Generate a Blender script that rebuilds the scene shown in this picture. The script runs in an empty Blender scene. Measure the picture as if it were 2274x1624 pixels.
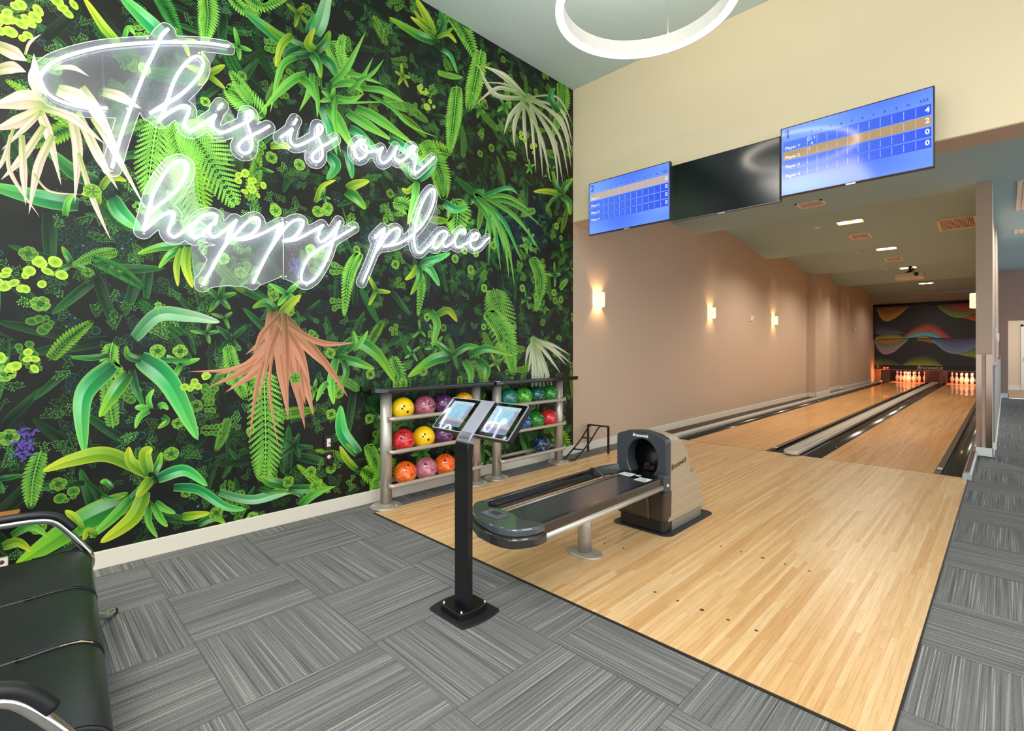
import bpy, bmesh, math, random
from mathutils import Vector, Matrix
import numpy as np
random.seed(7)
S = bpy.context.scene
C = S.collection
# ---------------------------------------------------------------- camera model
FPX, CX, CY, H = 1104.0, 1137.0, 773.5, 1.37
YAW = math.radians(44.85)
FW = (-math.sin(YAW), math.cos(YAW)); RT = (math.cos(YAW), math.sin(YAW))
def ray(x, y):
    a = (x - CX) / FPX
    return (FW[0] + RT[0]*a, FW[1] + RT[1]*a, (CY - y) / FPX)
def at_z(x, y, z=0.0):
    r = ray(x, y); t = (z - H) / r[2]; return (r[0]*t, r[1]*t, z)
def at_x(x, y, X):
    r = ray(x, y); t = X / r[0]; return (X, r[1]*t, H + r[2]*t)
def at_y(x, y, Y):
    r = ray(x, y); t = Y / r[1]; return (r[0]*t, Y, H + r[2]*t)
XW, YF, ZC = -4.01, 5.16, 4.735          # left wall plane, bulkhead plane, main ceiling
YFOUL, YFRONT = 7.09, 2.13
L1, L2, LW = -2.82, -1.10, 0.533
# ---------------------------------------------------------------- materials
def lin(r, g, b):
    f = lambda c: (c/255/12.92) if c/255 <= 0.04045 else ((c/255+0.055)/1.055)**2.4
    return (f(r), f(g), f(b))
MATS = {}
def mat(name, rgb, rough=0.5, metal=0.0, spec=0.5, coat=0.0, emit=None, estr=0.0, bump=0.0, bscale=200.0, var=0.0, vscale=8.0, alpha=None, sheen=0.0, trans=0.0):
    if name in MATS: return MATS[name]
    m = bpy.data.materials.new(name); m.use_nodes = True
    nt = m.node_tree; b = nt.nodes['Principled BSDF']
    c = lin(*rgb)
    b.inputs['Base Color'].default_value = (*c, 1)
    b.inputs['Roughness'].default_value = rough
    b.inputs['Metallic'].default_value = metal
    b.inputs['Specular IOR Level'].default_value = spec
    if coat: b.inputs['Coat Weight'].default_value = coat; b.inputs['Coat Roughness'].default_value = 0.04
    if emit: b.inputs['Emission Color'].default_value = (*lin(*emit), 1); b.inputs['Emission Strength'].default_value = estr
    if trans: b.inputs['Transmission Weight'].default_value = trans
    if sheen: b.inputs['Sheen Weight'].default_value = sheen
    if var or bump:
        tc = nt.nodes.new('ShaderNodeTexCoord')
    if var:
        n = nt.nodes.new('ShaderNodeTexNoise'); n.inputs['Scale'].default_value = vscale; n.inputs['Detail'].default_value = 4
        nt.links.new(tc.outputs['Object'], n.inputs['Vector'])
        r = nt.nodes.new('ShaderNodeValToRGB')
        r.color_ramp.elements[0].position = .3; r.color_ramp.elements[1].position = .7
        r.color_ramp.elements[0].color = (*[x*(1-var) for x in c], 1); r.color_ramp.elements[1].color = (*[min(1, x*(1+var)) for x in c], 1)
        nt.links.new(n.outputs['Fac'], r.inputs['Fac']); nt.links.new(r.outputs['Color'], b.inputs['Base Color'])
    if bump:
        n2 = nt.nodes.new('ShaderNodeTexNoise'); n2.inputs['Scale'].default_value = bscale; n2.inputs['Detail'].default_value = 3
        nt.links.new(tc.outputs['Object'], n2.inputs['Vector'])
        bp = nt.nodes.new('ShaderNodeBump'); bp.inputs['Strength'].default_value = bump; bp.inputs['Distance'].default_value = 0.002
        nt.links.new(n2.outputs['Fac'], bp.inputs['Height']); nt.links.new(bp.outputs['Normal'], b.inputs['Normal'])
    MATS[name] = m
    return m
class NT:
    """small node-tree helper"""
    def __init__(s, name):
        s.m = bpy.data.materials.new(name); s.m.use_nodes = True; s.t = s.m.node_tree; s.b = s.t.nodes['Principled BSDF']; MATS[name] = s.m
    def n(s, typ, **kw):
        o = s.t.nodes.new(typ)
        for k, v in kw.items():
            if k in o.inputs: o.inputs[k].default_value = v
            else: setattr(o, k, v)
        return o
    def l(s, a, b): s.t.links.new(a, b)
    def math(s, op, a, b=None, c=None):
        o = s.t.nodes.new('ShaderNodeMath'); o.operation = op
        for i, v in enumerate((a, b, c)):
            if v is None: continue
            if isinstance(v, (int, float)): o.inputs[i].default_value = v
            else: s.l(v, o.inputs[i])
        return o.outputs[0]
    def ramp(s, fac, stops, interp='LINEAR'):
        r = s.t.nodes.new('ShaderNodeValToRGB'); r.color_ramp.interpolation = interp
        e = r.color_ramp.elements
        while len(e) < len(stops): e.new(0.5)
        for el, (p, c) in zip(e, stops): el.position = p; el.color = (*c, 1)
        s.l(fac, r.inputs['Fac']); return r.outputs['Color']
    def mix(s, fac, a, b, mode='MIX'):
        o = s.t.nodes.new('ShaderNodeMix'); o.data_type = 'RGBA'; o.blend_type = mode
        for k, v in ((0, fac), (6, a), (7, b)):
            if isinstance(v, (int, float)): o.inputs[k].default_value = v
            elif isinstance(v, tuple): o.inputs[k].default_value = (*v, 1)
            else: s.l(v, o.inputs[k])
        return o.outputs[2]
def vcmat(name, rough=0.5, emis=0.0, spec=0.5):
    k = NT(name); a = k.n('ShaderNodeVertexColor'); a.layer_name = 'Col'
    k.b.inputs['Roughness'].default_value = rough; k.b.inputs['Specular IOR Level'].default_value = spec
    if emis:
        k.b.inputs['Base Color'].default_value = (.01, .01, .01, 1)
        k.l(a.outputs['Color'], k.b.inputs['Emission Color']); k.b.inputs['Emission Strength'].default_value = emis
    else:
        k.l(a.outputs['Color'], k.b.inputs['Base Color'])
    return k.m
# ---------------------------------------------------------------- mesh builder
class MB:
    def __init__(s): s.v = []; s.f = []; s.c = []; s.M = None; s.col = (1, 1, 1); s.sm = []
    def add(s, vs, fs, col=None, smooth=False):
        o = len(s.v)
        if s.M is not None: vs = [tuple(s.M @ Vector(p)) for p in vs]
        s.v += vs; s.f += [tuple(i + o for i in f) for f in fs]; s.sm += [smooth]*len(fs)
        if isinstance(col, list): s.c += col
        else: s.c += [col or s.col]*len(vs)
        return s
    def box(s, x0, x1, y0, y1, z0, z1, col=None):
        return s.add([(x0,y0,z0),(x1,y0,z0),(x1,y1,z0),(x0,y1,z0),(x0,y0,z1),(x1,y0,z1),(x1,y1,z1),(x0,y1,z1)],
              [(0,3,2,1),(4,5,6,7),(0,1,5,4),(1,2,6,5),(2,3,7,6),(3,0,4,7)], col)
    def quad(s, a, b, c, d, col=None): return s.add([a, b, c, d], [(0,1,2,3)], col)
    def prism(s, poly, axis, a, b, col=None, smooth=False):
        """poly 2-D outline extruded along axis from a to b"""
        f = {'x': lambda p, t: (t, p[0], p[1]), 'y': lambda p, t: (p[0], t, p[1]), 'z': lambda p, t: (p[0], p[1], t)}[axis]
        n = len(poly); vs = [f(p, a) for p in poly] + [f(p, b) for p in poly]
        s.add(vs, [tuple(range(n))[::-1], tuple(range(n, 2*n))], col)
        o = len(s.v) - 2*n
        for i in range(n):
            j = (i+1) % n; s.f.append((o+i, o+j, o+n+j, o+n+i)); s.sm.append(smooth)
        return s
    def tube(s, pts, r, n=12, caps=True, col=None, closed=False):
        pts = [Vector(p) for p in pts]; N = len(pts); rs = r if isinstance(r, (list, tuple)) else [r]*N
        vs = []; up = None; prev = None
        for i, p in enumerate(pts):
            if closed: t = (pts[(i+1) % N] - pts[i-1])
            else: t = (pts[min(i+1, N-1)] - pts[max(i-1, 0)])
            t.normalize()
            if up is None:
                up = Vector((0,0,1)) if abs(t.z) < .9 else Vector((1,0,0))
            u = (up - t*up.dot(t)); 
            if u.length < 1e-6: u = t.orthogonal()
            u.normalize(); up = u; w = t.cross(u)
            for k in range(n):
                a = 2*math.pi*k/n; vs.append(tuple(p + (u*math.cos(a) + w*math.sin(a))*rs[i]))
        fs = []
        for i in range(N if closed else N-1):
            i2 = (i+1) % N
            for k in range(n):
                k2 = (k+1) % n; fs.append((i*n+k, i*n+k2, i2*n+k2, i2*n+k))
        s.add(vs, fs, col, True)
        if caps and not closed:
            o = len(s.v) - N*n
            s.f.append(tuple(o+k for k in range(n))[::-1]); s.f.append(tuple(o+(N-1)*n+k for k in range(n))); s.sm += [False, False]
        return s
    def lathe(s, prof, c=(0,0,0), n=24, axis='z', col=None, smooth=True, caps=True):
        vs = []
        for r, h in prof:
            for k in range(n):
                a = 2*math.pi*k/n; x, y = r*math.cos(a), r*math.sin(a)
                q = (x, y, h) if axis == 'z' else ((h, x, y) if axis == 'x' else (y, h, x))
                vs.append((c[0]+q[0], c[1]+q[1], c[2]+q[2]))
        fs = [(i*n+k, i*n+(k+1) % n, (i+1)*n+(k+1) % n, (i+1)*n+k) for i in range(len(prof)-1) for k in range(n)]
        s.add(vs, fs, col, smooth)
        if caps:
            o = len(s.v) - len(vs)
            if prof[0][0] > 1e-5: s.f.append(tuple(o+k for k in range(n))[::-1]); s.sm.append(False)
            if prof[-1][0] > 1e-5: s.f.append(tuple(o+(len(prof)-1)*n+k for k in range(n))); s.sm.append(False)
        return s
    def sphere(s, c, r, n=24, m=14, col=None):
        return s.lathe([(r*math.sin(math.pi*i/m) if 0 < i < m else 1e-6, -r*math.cos(math.pi*i/m)) for i in range(m+1)], c, n, col=col, caps=False)
    def build(s, name, m, parent=None, bev=0.0, seg=2, loc=None, autosm=False, wn=False):
        me = bpy.data.meshes.new(name); off = Vector(loc) if loc else Vector((0,0,0))
        vs = s.v if not loc else [(p[0]-off.x, p[1]-off.y, p[2]-off.z) for p in s.v]
        me.from_pydata(vs, [], s.f); me.update()
        me.polygons.foreach_set('use_smooth', s.sm if len(s.sm) == len(me.polygons) else [False]*len(me.polygons))
        if any(c != (1,1,1) for c in s.c[:4000:7]) or s.col != (1,1,1) or getattr(s, 'vc', False):
            ca = me.color_attributes.new('Col', 'FLOAT_COLOR', 'POINT')
            arr = np.ones((len(s.v), 4), np.float32); arr[:, :3] = np.array(s.c, np.float32); ca.data.foreach_set('color', arr.ravel())
        for mm in (m if isinstance(m, (list, tuple)) else [m]): me.materials.append(mm)
        o = bpy.data.objects.new(name, me); C.objects.link(o)
        if loc: o.location = off
        if parent is not None: attach(o, parent)
        if bev:
            b = o.modifiers.new('bevel', 'BEVEL'); b.width = bev; b.segments = seg; b.limit_method = 'ANGLE'; b.angle_limit = math.radians(40); b.harden_normals = False
        return o
def attach(o, parent):
    o.parent = parent
    pw = Vector(WLOC.get(parent.name, (0,0,0)))
    if WROT.get(parent.name): o.matrix_parent_inverse = Matrix.Identity(4); return
    o.location = Vector(o.location) - pw
    WLOC[o.name] = tuple(Vector(o.location) + pw)
WLOC = {}; WROT = {}
def thing(name, label, cat, loc=(0,0,0), group=None):
    o = bpy.data.objects.new(name, None); C.objects.link(o); o.empty_display_size = .05
    o.location = loc; o['label'] = label; o['category'] = cat
    if group: o['group'] = group
    WLOC[o.name] = tuple(loc)
    return o
def tag(o, label, cat, group=None):
    o['label'] = label; o['category'] = cat
    if group: o['group'] = group
    return o
def struct(o): o['kind'] = 'structure'; return o
def rrect(x0, x1, y0, y1, r, n=5):
    """rounded rectangle outline"""
    out = []
    for cx, cy, a0 in ((x1-r, y1-r, 0), (x0+r, y1-r, 90), (x0+r, y0+r, 180), (x1-r, y0+r, 270)):
        for i in range(n+1):
            a = math.radians(a0 + 90*i/n); out.append((cx + r*math.cos(a), cy + r*math.sin(a)))
    return out
def smooth_pts(pts, n=6):
    """Catmull-Rom through points (any dimension)"""
    P = [tuple(p) for p in pts]; out = []
    for i in range(len(P)-1):
        p0 = P[max(i-1, 0)]; p1 = P[i]; p2 = P[i+1]; p3 = P[min(i+2, len(P)-1)]
        for k in range(n):
            t = k/n
            out.append(tuple(0.5*((2*b) + (-a+c)*t + (2*a-5*b+4*c-d)*t*t + (-a+3*b-3*c+d)*t**3) for a, b, c, d in zip(p0, p1, p2, p3)))
    out.append(P[-1]); return out
_txt = {}
def text_geo(body, size=1.0, bold=0.0, shear=0.0, align='LEFT'):
    k = (body, size, bold, shear, align)
    if k in _txt: return _txt[k]
    cu = bpy.data.curves.new('t', 'FONT'); cu.body = body; cu.size = size; cu.offset = bold; cu.shear = shear; cu.align_x = align; cu.resolution_u = 3
    o = bpy.data.objects.new('t', cu); C.objects.link(o)
    dg = bpy.context.evaluated_depsgraph_get(); me = bpy.data.meshes.new_from_object(o.evaluated_get(dg))
    r = ([tuple(v.co) for v in me.vertices], [tuple(p.vertices) for p in me.polygons])
    bpy.data.objects.remove(o); bpy.data.curves.remove(cu); bpy.data.meshes.remove(me)
    _txt[k] = r; return r
ONE = [(.20, 0), (.36, 0), (.36, .70), (.25, .70), (.05, .57), (.05, .44), (.20, .52)]
def text_runs(body, size, bold, shear, align):
    """text with a proper flagged figure one"""
    if '1' not in body: return text_geo(body, size, bold, shear, align)
    vs, fs, x = [], [], 0.0
    for i, part in enumerate(body.split('1')):
        if i: o = len(vs); vs += [(x + a*size, b*size, 0) for a, b in ONE]; fs.append(tuple(range(o, o+7))); x += .46*size
        if part:
            v, f = text_geo(part.rstrip(), size, bold, shear, 'LEFT'); o = len(vs); vs += [(a[0]+x, a[1], 0) for a in v]; fs += [tuple(k+o for k in q) for q in f]
            x = max(a[0] for a in vs) + (.28 if part.endswith(' ') else .05)*size
    if align == 'CENTER': vs = [(a[0]-x/2, a[1], 0) for a in vs]
    return vs, fs
def add_text(mb, body, origin, ux, uy, size, col=None, bold=0.0, shear=0.0, align='LEFT'):
    vs, fs = text_runs(body, size, bold, shear, align); ux = Vector(ux); uy = Vector(uy); o = Vector(origin)
    mb.add([tuple(o + ux*v[0] + uy*v[1]) for v in vs], fs, col)
def copy_tree(root, dloc):
    r = root.copy(); C.objects.link(r); r.location = Vector(root.location) + Vector(dloc)
    for ch in list(root.children):
        c = ch.copy(); C.objects.link(c); c.parent = r
        for g in list(ch.children):
            d = g.copy(); C.objects.link(d); d.parent = c
    return r
# ================================================================ surface materials
wall_m = mat('wall_paint_tan', (194,170,148), 0.75, bump=.15, bscale=350)
fascia_m = mat('wall_paint_cream', (236,216,178), 0.8, bump=.1, bscale=350)
ceil_m = mat('ceiling_paint_blue', (200,218,218), 0.85)
white_m = mat('trim_white', (222,214,196), 0.55)
white2_m = mat('white_plastic', (225,218,208), 0.45)
pinkw_m = mat('grille_paint', (244,222,204), 0.5)
black_m = mat('black_powdercoat', (20,20,22), 0.38)
blackgloss_m = mat('black_gloss', (12,12,14), 0.08, coat=.6)
silver_m = mat('brushed_silver', (190,182,170), 0.36, metal=.55)
chrome_m = mat('chrome', (215,212,208), 0.08, metal=1.0)
steel_m = mat('polished_steel', (150,126,112), 0.14, metal=1.0)  # brown tint stands in for a warm interior mirrored in the steel
dark_m = mat('dark_void', (10,10,10), 0.7)
def carpet_mat():
    k = NT('carpet_tiles'); tc = k.n('ShaderNodeTexCoord'); sp = k.n('ShaderNodeSeparateXYZ'); k.l(tc.outputs['Object'], sp.inputs[0])
    T = 0.5945
    u = k.math('DIVIDE', k.math('ADD', sp.outputs[0], 3.868 + 20*T), T); v = k.math('DIVIDE', k.math('ADD', sp.outputs[1], 20*T - 0.005), T)
    iu = k.math('FLOOR', u); iv = k.math('FLOOR', v); fu = k.math('FRACT', u); fv = k.math('FRACT', v)
    par = k.math('MODULO', k.math('ADD', k.math('ADD', iu, iv), 1.0), 2.0)           # stripe direction per tile
    al = k.math('ADD', k.math('MULTIPLY', fu, par), k.math('MULTIPLY', fv, k.math('SUBTRACT', 1.0, par)))   # along stripe-normal
    ac = k.math('ADD', k.math('MULTIPLY', fv, par), k.math('MULTIPLY', fu, k.math('SUBTRACT', 1.0, par)))
    cm = k.n('ShaderNodeCombineXYZ'); 
    seed = k.math('ADD', k.math('MULTIPLY', iu, 7.31), k.math('MULTIPLY', iv, 3.77))
    k.l(k.math('MULTIPLY', al, 1.0), cm.inputs[0]); k.l(k.math('MULTIPLY', ac, 0.006), cm.inputs[1]); k.l(seed, cm.inputs[2])
    n1 = k.n('ShaderNodeTexNoise', Scale=105.0, Detail=1.5, Roughness=.7); k.l(cm.outputs[0], n1.inputs['Vector'])
    cm2 = k.n('ShaderNodeCombineXYZ'); k.l(al, cm2.inputs[0]); k.l(k.math('MULTIPLY', ac, 0.03), cm2.inputs[1]); k.l(seed, cm2.inputs[2])
    n2 = k.n('ShaderNodeTexNoise', Scale=22.0, Detail=1.0); k.l(cm2.outputs[0], n2.inputs['Vector'])
    n3 = k.n('ShaderNodeTexNoise', Scale=520.0, Detail=2.0); k.l(tc.outputs['Object'], n3.inputs['Vector'])
    base = k.ramp(n2.outputs['Fac'], [(.3, lin(90,90,93)), (.5, lin(112,112,113)), (.72, lin(127,127,126))])
    st = k.ramp(n1.outputs['Fac'], [(.30, lin(52,52,55)), (.44, lin(106,105,105)), (.57, lin(118,118,117)), (.65, lin(164,161,152)), (.74, lin(188,185,172))])
    c = k.mix(.6, base, st)
    c = k.mix(.75, c, k.ramp(n3.outputs['Fac'], [(.34, (.38,.38,.39)), (.5, (.95,.95,.95)), (.68, (1.75,1.75,1.7))]), 'MULTIPLY')
    # tile joints
    e = k.math('MINIMUM', k.math('MINIMUM', fu, fv), k.math('MINIMUM', k.math('SUBTRACT', 1.0, fu), k.math('SUBTRACT', 1.0, fv)))
    c = k.mix(k.math('MULTIPLY', k.math('LESS_THAN', e, .004), .45), c, lin(40,40,42))
    k.l(c, k.b.inputs['Base Color']); k.b.inputs['Roughness'].default_value = .95; k.b.inputs['Specular IOR Level'].default_value = .1
    bp = k.n('ShaderNodeBump', Strength=.5, Distance=.003); k.l(n1.outputs['Fac'], bp.inputs['Height']); k.l(bp.outputs['Normal'], k.b.inputs['Normal'])
    return k.m
def wood_mat(name, rough, tint=(1,1,1), coat=0.0, bw=0.0267):
    k = NT(name); tc = k.n('ShaderNodeTexCoord'); sp = k.n('ShaderNodeSeparateXYZ'); k.l(tc.outputs['Object'], sp.inputs[0])
    u = k.math('DIVIDE', k.math('ADD', sp.outputs[0], 10.0), bw); iu = k.math('FLOOR', u); fu = k.math('FRACT', u)
    w = k.n('ShaderNodeTexWhiteNoise', noise_dimensions='1D'); k.l(iu, w.inputs['W'])
    yy = k.math('ADD', k.math('DIVIDE', sp.outputs[1], 1.05), k.math('MULTIPLY', w.outputs['Value'], 13.7)); iy = k.math('FLOOR', yy); fy = k.math('FRACT', yy)
    cb = k.n('ShaderNodeCombineXYZ'); k.l(iu, cb.inputs[0]); k.l(iy, cb.inputs[1])
    w2 = k.n('ShaderNodeTexWhiteNoise', noise_dimensions='2D'); k.l(cb.outputs[0], w2.inputs['Vector'])
    t = lambda r, g, b: tuple(a*q for a, q in zip(lin(r, g, b), tint))
    c = k.ramp(w2.outputs['Value'], [(0, t(208,160,106)), (.35, t(218,174,120)), (.65, t(223,182,130)), (1, t(230,194,146))])
    mp = k.n('ShaderNodeMapping'); mp.inputs['Scale'].default_value = (60, 2.6, 1); k.l(tc.outputs['Object'], mp.inputs['Vector'])
    cv = k.n('ShaderNodeVectorMath', operation='ADD'); k.l(mp.outputs[0], cv.inputs[0]); k.l(w2.outputs['Color'], cv.inputs[1])
    n = k.n('ShaderNodeTexNoise', Scale=1.6, Detail=5.0, Roughness=.65); k.l(cv.outputs[0], n.inputs['Vector'])
    g = k.ramp(n.outputs['Fac'], [(.3, (.80,.72,.62)), (.52, (1,1,1)), (.75, (1.08,1.08,1.08))])
    c = k.mix(.85, c, g, 'MULTIPLY')
    mp2 = k.n('ShaderNodeMapping'); mp2.inputs['Scale'].default_value = (22, 120, 1); k.l(tc.outputs['Object'], mp2.inputs['Vector'])
    nx = k.n('ShaderNodeTexNoise', Scale=1.0, Detail=2.0); k.l(mp2.outputs[0], nx.inputs['Vector'])     # cross-grain flecks
    c = k.mix(.16, c, k.ramp(nx.outputs['Fac'], [(.36, (.86,.80,.72)), (.5, (1,1,1))]), 'MULTIPLY')
    seam = k.math('MAXIMUM', k.math('LESS_THAN', fu, .035), k.math('LESS_THAN', fy, .0022))
    c = k.mix(k.math('MULTIPLY', seam, .55), c, t(120,84,52))
    k.l(c, k.b.inputs['Base Color']); k.b.inputs['Roughness'].default_value = rough
    if coat: k.b.inputs['Coat Weight'].default_value = coat; k.b.inputs['Coat Roughness'].default_value = .03
    return k.m
carpet_m = carpet_mat()
approach_m = wood_mat('maple_approach', .32)
lane_m = wood_mat('maple_lane', .30, (1.04,.84,.56), coat=.45)
# ================================================================ shell
mb = MB(); zf = -.006
for x0, x1, y0, y1 in ((-4.01, 7, -3.5, YFRONT), (-4.01, -3.73, YFRONT, YFOUL), (-.29, 7, YFRONT, YFOUL), (-.262, 7, YFOUL, 19.32), (-4.01, -3.66, YFOUL, 26)):
    mb.quad((x0,y0,zf),(x1,y0,zf),(x1,y1,zf),(x0,y1,zf))
struct(mb.build('floor', carpet_m))
mb = MB(); mb.box(-3.73, -.29, YFRONT, YFOUL, -.03, 0)
ap = mb.build('floor', approach_m); struct(ap)
mb = MB()
mb.box(-3.735, -.285, YFRONT-.012, YFRONT, -.03, .001); mb.box(-.29, -.283, YFRONT, YFOUL, -.03, .001)
struct(mb.build('trim_1', mat('edge_strip', (40,34,30), .6)))
# approach dots and foul line are inlays
mb = MB()
for cx in (L2-.03, L1):
    for Y, dy in ((2.545, 0), (3.455, 0)):
        for i in range(-2, 3):
            mb.lathe([(0.012 if i == 0 else .009, .0), (1e-5, .0006)], (cx + i*.135, Y, .0004), 12, smooth=False)
mb.lathe([(.008,0),(1e-5,.0006)], (-2.0,2.93,.0004), 12); mb.lathe([(.008,0),(1e-5,.0006)], (-1.86,2.95,.0004), 12)
for cx in (L2-.03,):
    for i in range(-2, 3): mb.lathe([(.008,0),(1e-5,.0006)], (cx+i*.135, YFOUL-.1, .0004), 10)
d = mb.build('inlay_dots', mat('inlay_dark', (92,52,34), .5), ap)
mb = MB().box(-3.36, -.56, YFOUL-.003, YFOUL+.003, -.001, .0008)
struct(mb.build('trim_2', mat('foul_seam', (70,50,34), .6)))
# left wall: one wall in two finishes
mb = MB().box(XW-.15, XW, -3.5, YF, 0, 4.9); struct(mb.build('wall_left', mat('wallpaper_backing', (30,27,23), .6)))
mb = MB().box(XW-.15, XW, YF, 26, 0, 4.2)
pil_a, pil_b = at_z(1795,881)[1], at_z(1840,872)[1]
mb.box(XW-.1, -3.83, 16.0, 17.6, 0, 4.2); mb.box(XW-.1, -3.87, 19.7, 26, 0, 4.2)
struct(mb.build('wall_left', wall_m))
mb = MB().box(XW, XW+.014, -3.5, 15.99, -.006, .105); mb.box(XW, -3.816, 15.986, 16, -.006, .105); mb.box(-3.83, -3.816, 15.986, 17.614, -.006, .105)
mb.box(XW, -3.816, 17.6, 17.614, -.006, .105); mb.box(XW, XW+.014, 17.6, 19.7, -.006, .105); mb.box(XW, -3.856, 19.686, 19.7, -.006, .105); mb.box(-3.87, -3.856, 19.686, 24.8, -.006, .105)
struct(mb.build('baseboard_left', white_m, bev=.004))
# bulkhead above the lanes (cream face, tan underside)
mb = MB().box(XW, 7, YF, YF+.02, 3.01, 4.9); struct(mb.build('wall_front', fascia_m))
mb = MB().box(XW, 7, YF+.0202, YF+.34, 3.012, 4.9); mb.box(XW, 7, YF, YF+.34, 3.004, 3.0118); struct(mb.build('wall_front', wall_m))
# ceilings
mb = MB().box(-4.2, 7, -3.5, YF+.3, ZC, ZC+.1); struct(mb.build('ceiling', ceil_m))
E4 = [8.93, 12.5, 16.05, 19.85, 24.95]
ZLO, ZHI = 3.465, 3.90
XR = -.20
mb = MB().box(-4.1, 7, YF+.3, E4[0], 3.475, 3.9)
for i in range(4):
    a, b = E4[i], E4[i+1]; zb = 3.455
    mb.prism([(a, ZHI), (b, zb), (b, 4.3), (a, 4.3)], 'x', -4.1, XR)
mb.box(XR-.001, 7, E4[0], 26, 3.475, 3.9)
struct(mb.build('ceiling', mat('lane_ceiling_blue', (160,190,196), .85)))
def ceil_pt(px, py):
    for i in range(-1, 4):
        if i < 0:
            p = at_z(px, py, 3.475)
            if p[1] <= E4[0] or p[0] > XR: return Vector(p), 0.0
            continue
        a, b = E4[i], E4[i+1]; sl = (3.455 - ZHI)/(b - a); r = ray(px, py)
        t = (ZHI - sl*a - H)/(r[2] - sl*r[1]); Y = r[1]*t
        if a <= Y <= b: return Vector((r[0]*t, Y, H + r[2]*t)), math.atan(sl)
    return Vector(at_z(px, py, 3.47)), 0.0
# back wall over and beside the pin deck
mb = MB().box(-4.1, -.2, 26.6, 26.75, 0, 4.2); struct(mb.build('wall_back', wall_m))
mb = MB().box(-4.1, -.2, 25.0, 25.1, 3.0, 4.2); struct(mb.build('wall_back', wall_m))
# column and partition right of lane two
mb = MB().box(-.279, -.128, 8.7, 9.3, 0, 3.475); mb.box(-.26, -.15, 9.3, 24.9, 0, 3.475)
mb.box(-.2, -.122, 11.9, 13.2, 1.1, 3.475)
struct(mb.build('wall_right', wall_m))
mb = MB().box(-.279, -.112, 9.25, 19.2, 0, 1.12); mb.box(-.2,-.10,9.25,19.2,1.12,1.14)
struct(mb.build('wall_right', mat('wainscot', (150,143,136), .6)))
mb = MB().box(-.292, -.114, 8.686, 8.7, 0, .11); mb.box(-.292,-.279,8.686,9.3,0,.11); mb.box(-.128,-.110,8.686,9.3,0,.11); mb.box(-.112,-.098, 9.3, 19.2, 0, .10)
struct(mb.build('baseboard_right', mat('trim_white2', (226,226,222), .5), bev=.003))
# hallway end: tan wall with an opening, corridor beyond
mb = MB().box(-.15, .03, 19.2, 19.32, 0, 3.475); mb.box(.03, 3, 19.2, 19.32, 2.12, 3.475)
struct(mb.build('wall_hall', mat('hall_paint', (176,146,134), .75)))
mb = MB().box(-.112, .045, 19.185, 19.2, 0, .14); mb.box(.03,.045,19.185,19.32,0,.14); struct(mb.build('baseboard_hall', MATS['trim_white2'], bev=.003))
mb = MB().box(-.5, 3, 23.2, 23.3, 0, 3); struct(mb.build('wall_corridor', mat('corridor_paint', (214,200,180), .75)))
mb = MB().box(-.5, .33, 23.18, 23.2, 0, .15); struct(mb.build('baseboard_corridor', MATS['trim_white2']))
mb = MB().quad((-.5,19.32,.0),(3,19.32,.0),(3,23.2,.0),(-.5,23.2,.0)); struct(mb.build('floor_corridor', mat('brown_tile', (150,116,96), .35)))
mb = MB().box(-.5,3,19.32,23.3,3.0,3.1); struct(mb.build('ceiling_corridor', ceil_m))
mb = MB().box(.33, .40, 23.16, 23.2, 0, 2.14); mb.box(.33, 1.35, 23.16, 23.2, 2.07, 2.14)
dr = struct(mb.build('door_1', MATS['trim_white2'], bev=.004))
mb = MB().box(.40, 1.3, 23.17, 23.2, 0, 2.07); mb.build('door_panel', mat('door_beige', (206,186,164), .5), dr)
mb = MB().box(.395,.41,23.13,23.17,.95,1.07); mb.build('door_hinge', silver_m, dr)
# open sides of the room: low wall beyond the frame on the window sides
# ================================================================ mural
MU = MB(); MU.vc = True
_dep = [0.0006]
ZB, ZT = .10, ZC
def wpt(px, py, d):
    p = at_x(px, py, XW)
    return (XW + d, min(p[1], YF-.002), min(max(p[2], ZB), ZT))
CELL = .03; DG = np.full((int(5.9/CELL)+3, int(4.8/CELL)+3), .0006)
def dalloc(pts, r, st=5e-5):
    """depth just above every earlier leaf that covers the same patch of wall"""
    k = max(0, int(r/CELL + .5)); ij = set(); m = 0.0
    for y, z in pts:
        i, j = int((min(max(y, -.6), 5.2)+.65)/CELL), int(min(max(z, 0), 4.75)/CELL)
        for a in range(max(0, i-k), min(DG.shape[0], i+k+1)):
            for b in range(max(0, j-k), min(DG.shape[1], j+k+1)): ij.add((a, b))
    for c in ij: m = max(m, DG[c])
    m += st
    for c in ij: DG[c] = m
    return m
def walls(pts, W): q = [W(x, y, 0) for x, y in pts]; return [(p[1], p[2]) for p in q]
PAL = {   # base, middle, tip, edge
 'G': ((14,66,22), (46,146,44), (150,206,40), (140,196,60)),
 'Y': ((60,120,22), (140,186,30), (214,220,60), (205,225,70)),
 'B': ((12,84,48), (40,170,84), (110,206,90), (150,226,120)),
 'D': ((10,40,18), (22,88,34), (50,128,44), (86,160,70)),
 'K': ((34,110,30), (96,190,60), (150,214,80), (170,226,100)),
 'P': ((150,176,70), (226,206,176), (240,214,196), (232,214,190)),
 'S': ((110,92,40), (206,132,92), (226,160,126), (232,172,140)),
 'W': ((110,160,60), (214,220,180), (236,228,204), (226,230,190)),
 'L': ((60,130,70), (120,196,130), (206,232,190), (180,226,160)),
 'V': ((58,40,120), (96,74,176), (150,130,214), (130,110,200)),
 'T': ((8,34,26), (20,64,48), (50,104,84), (70,130,104)),
}
PALL = {k: tuple(np.array(lin(*c)) for c in v) for k, v in PAL.items()}
def cmul(c, k): return tuple(float(min(1, max(0, x*k))) for x in c)
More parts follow.
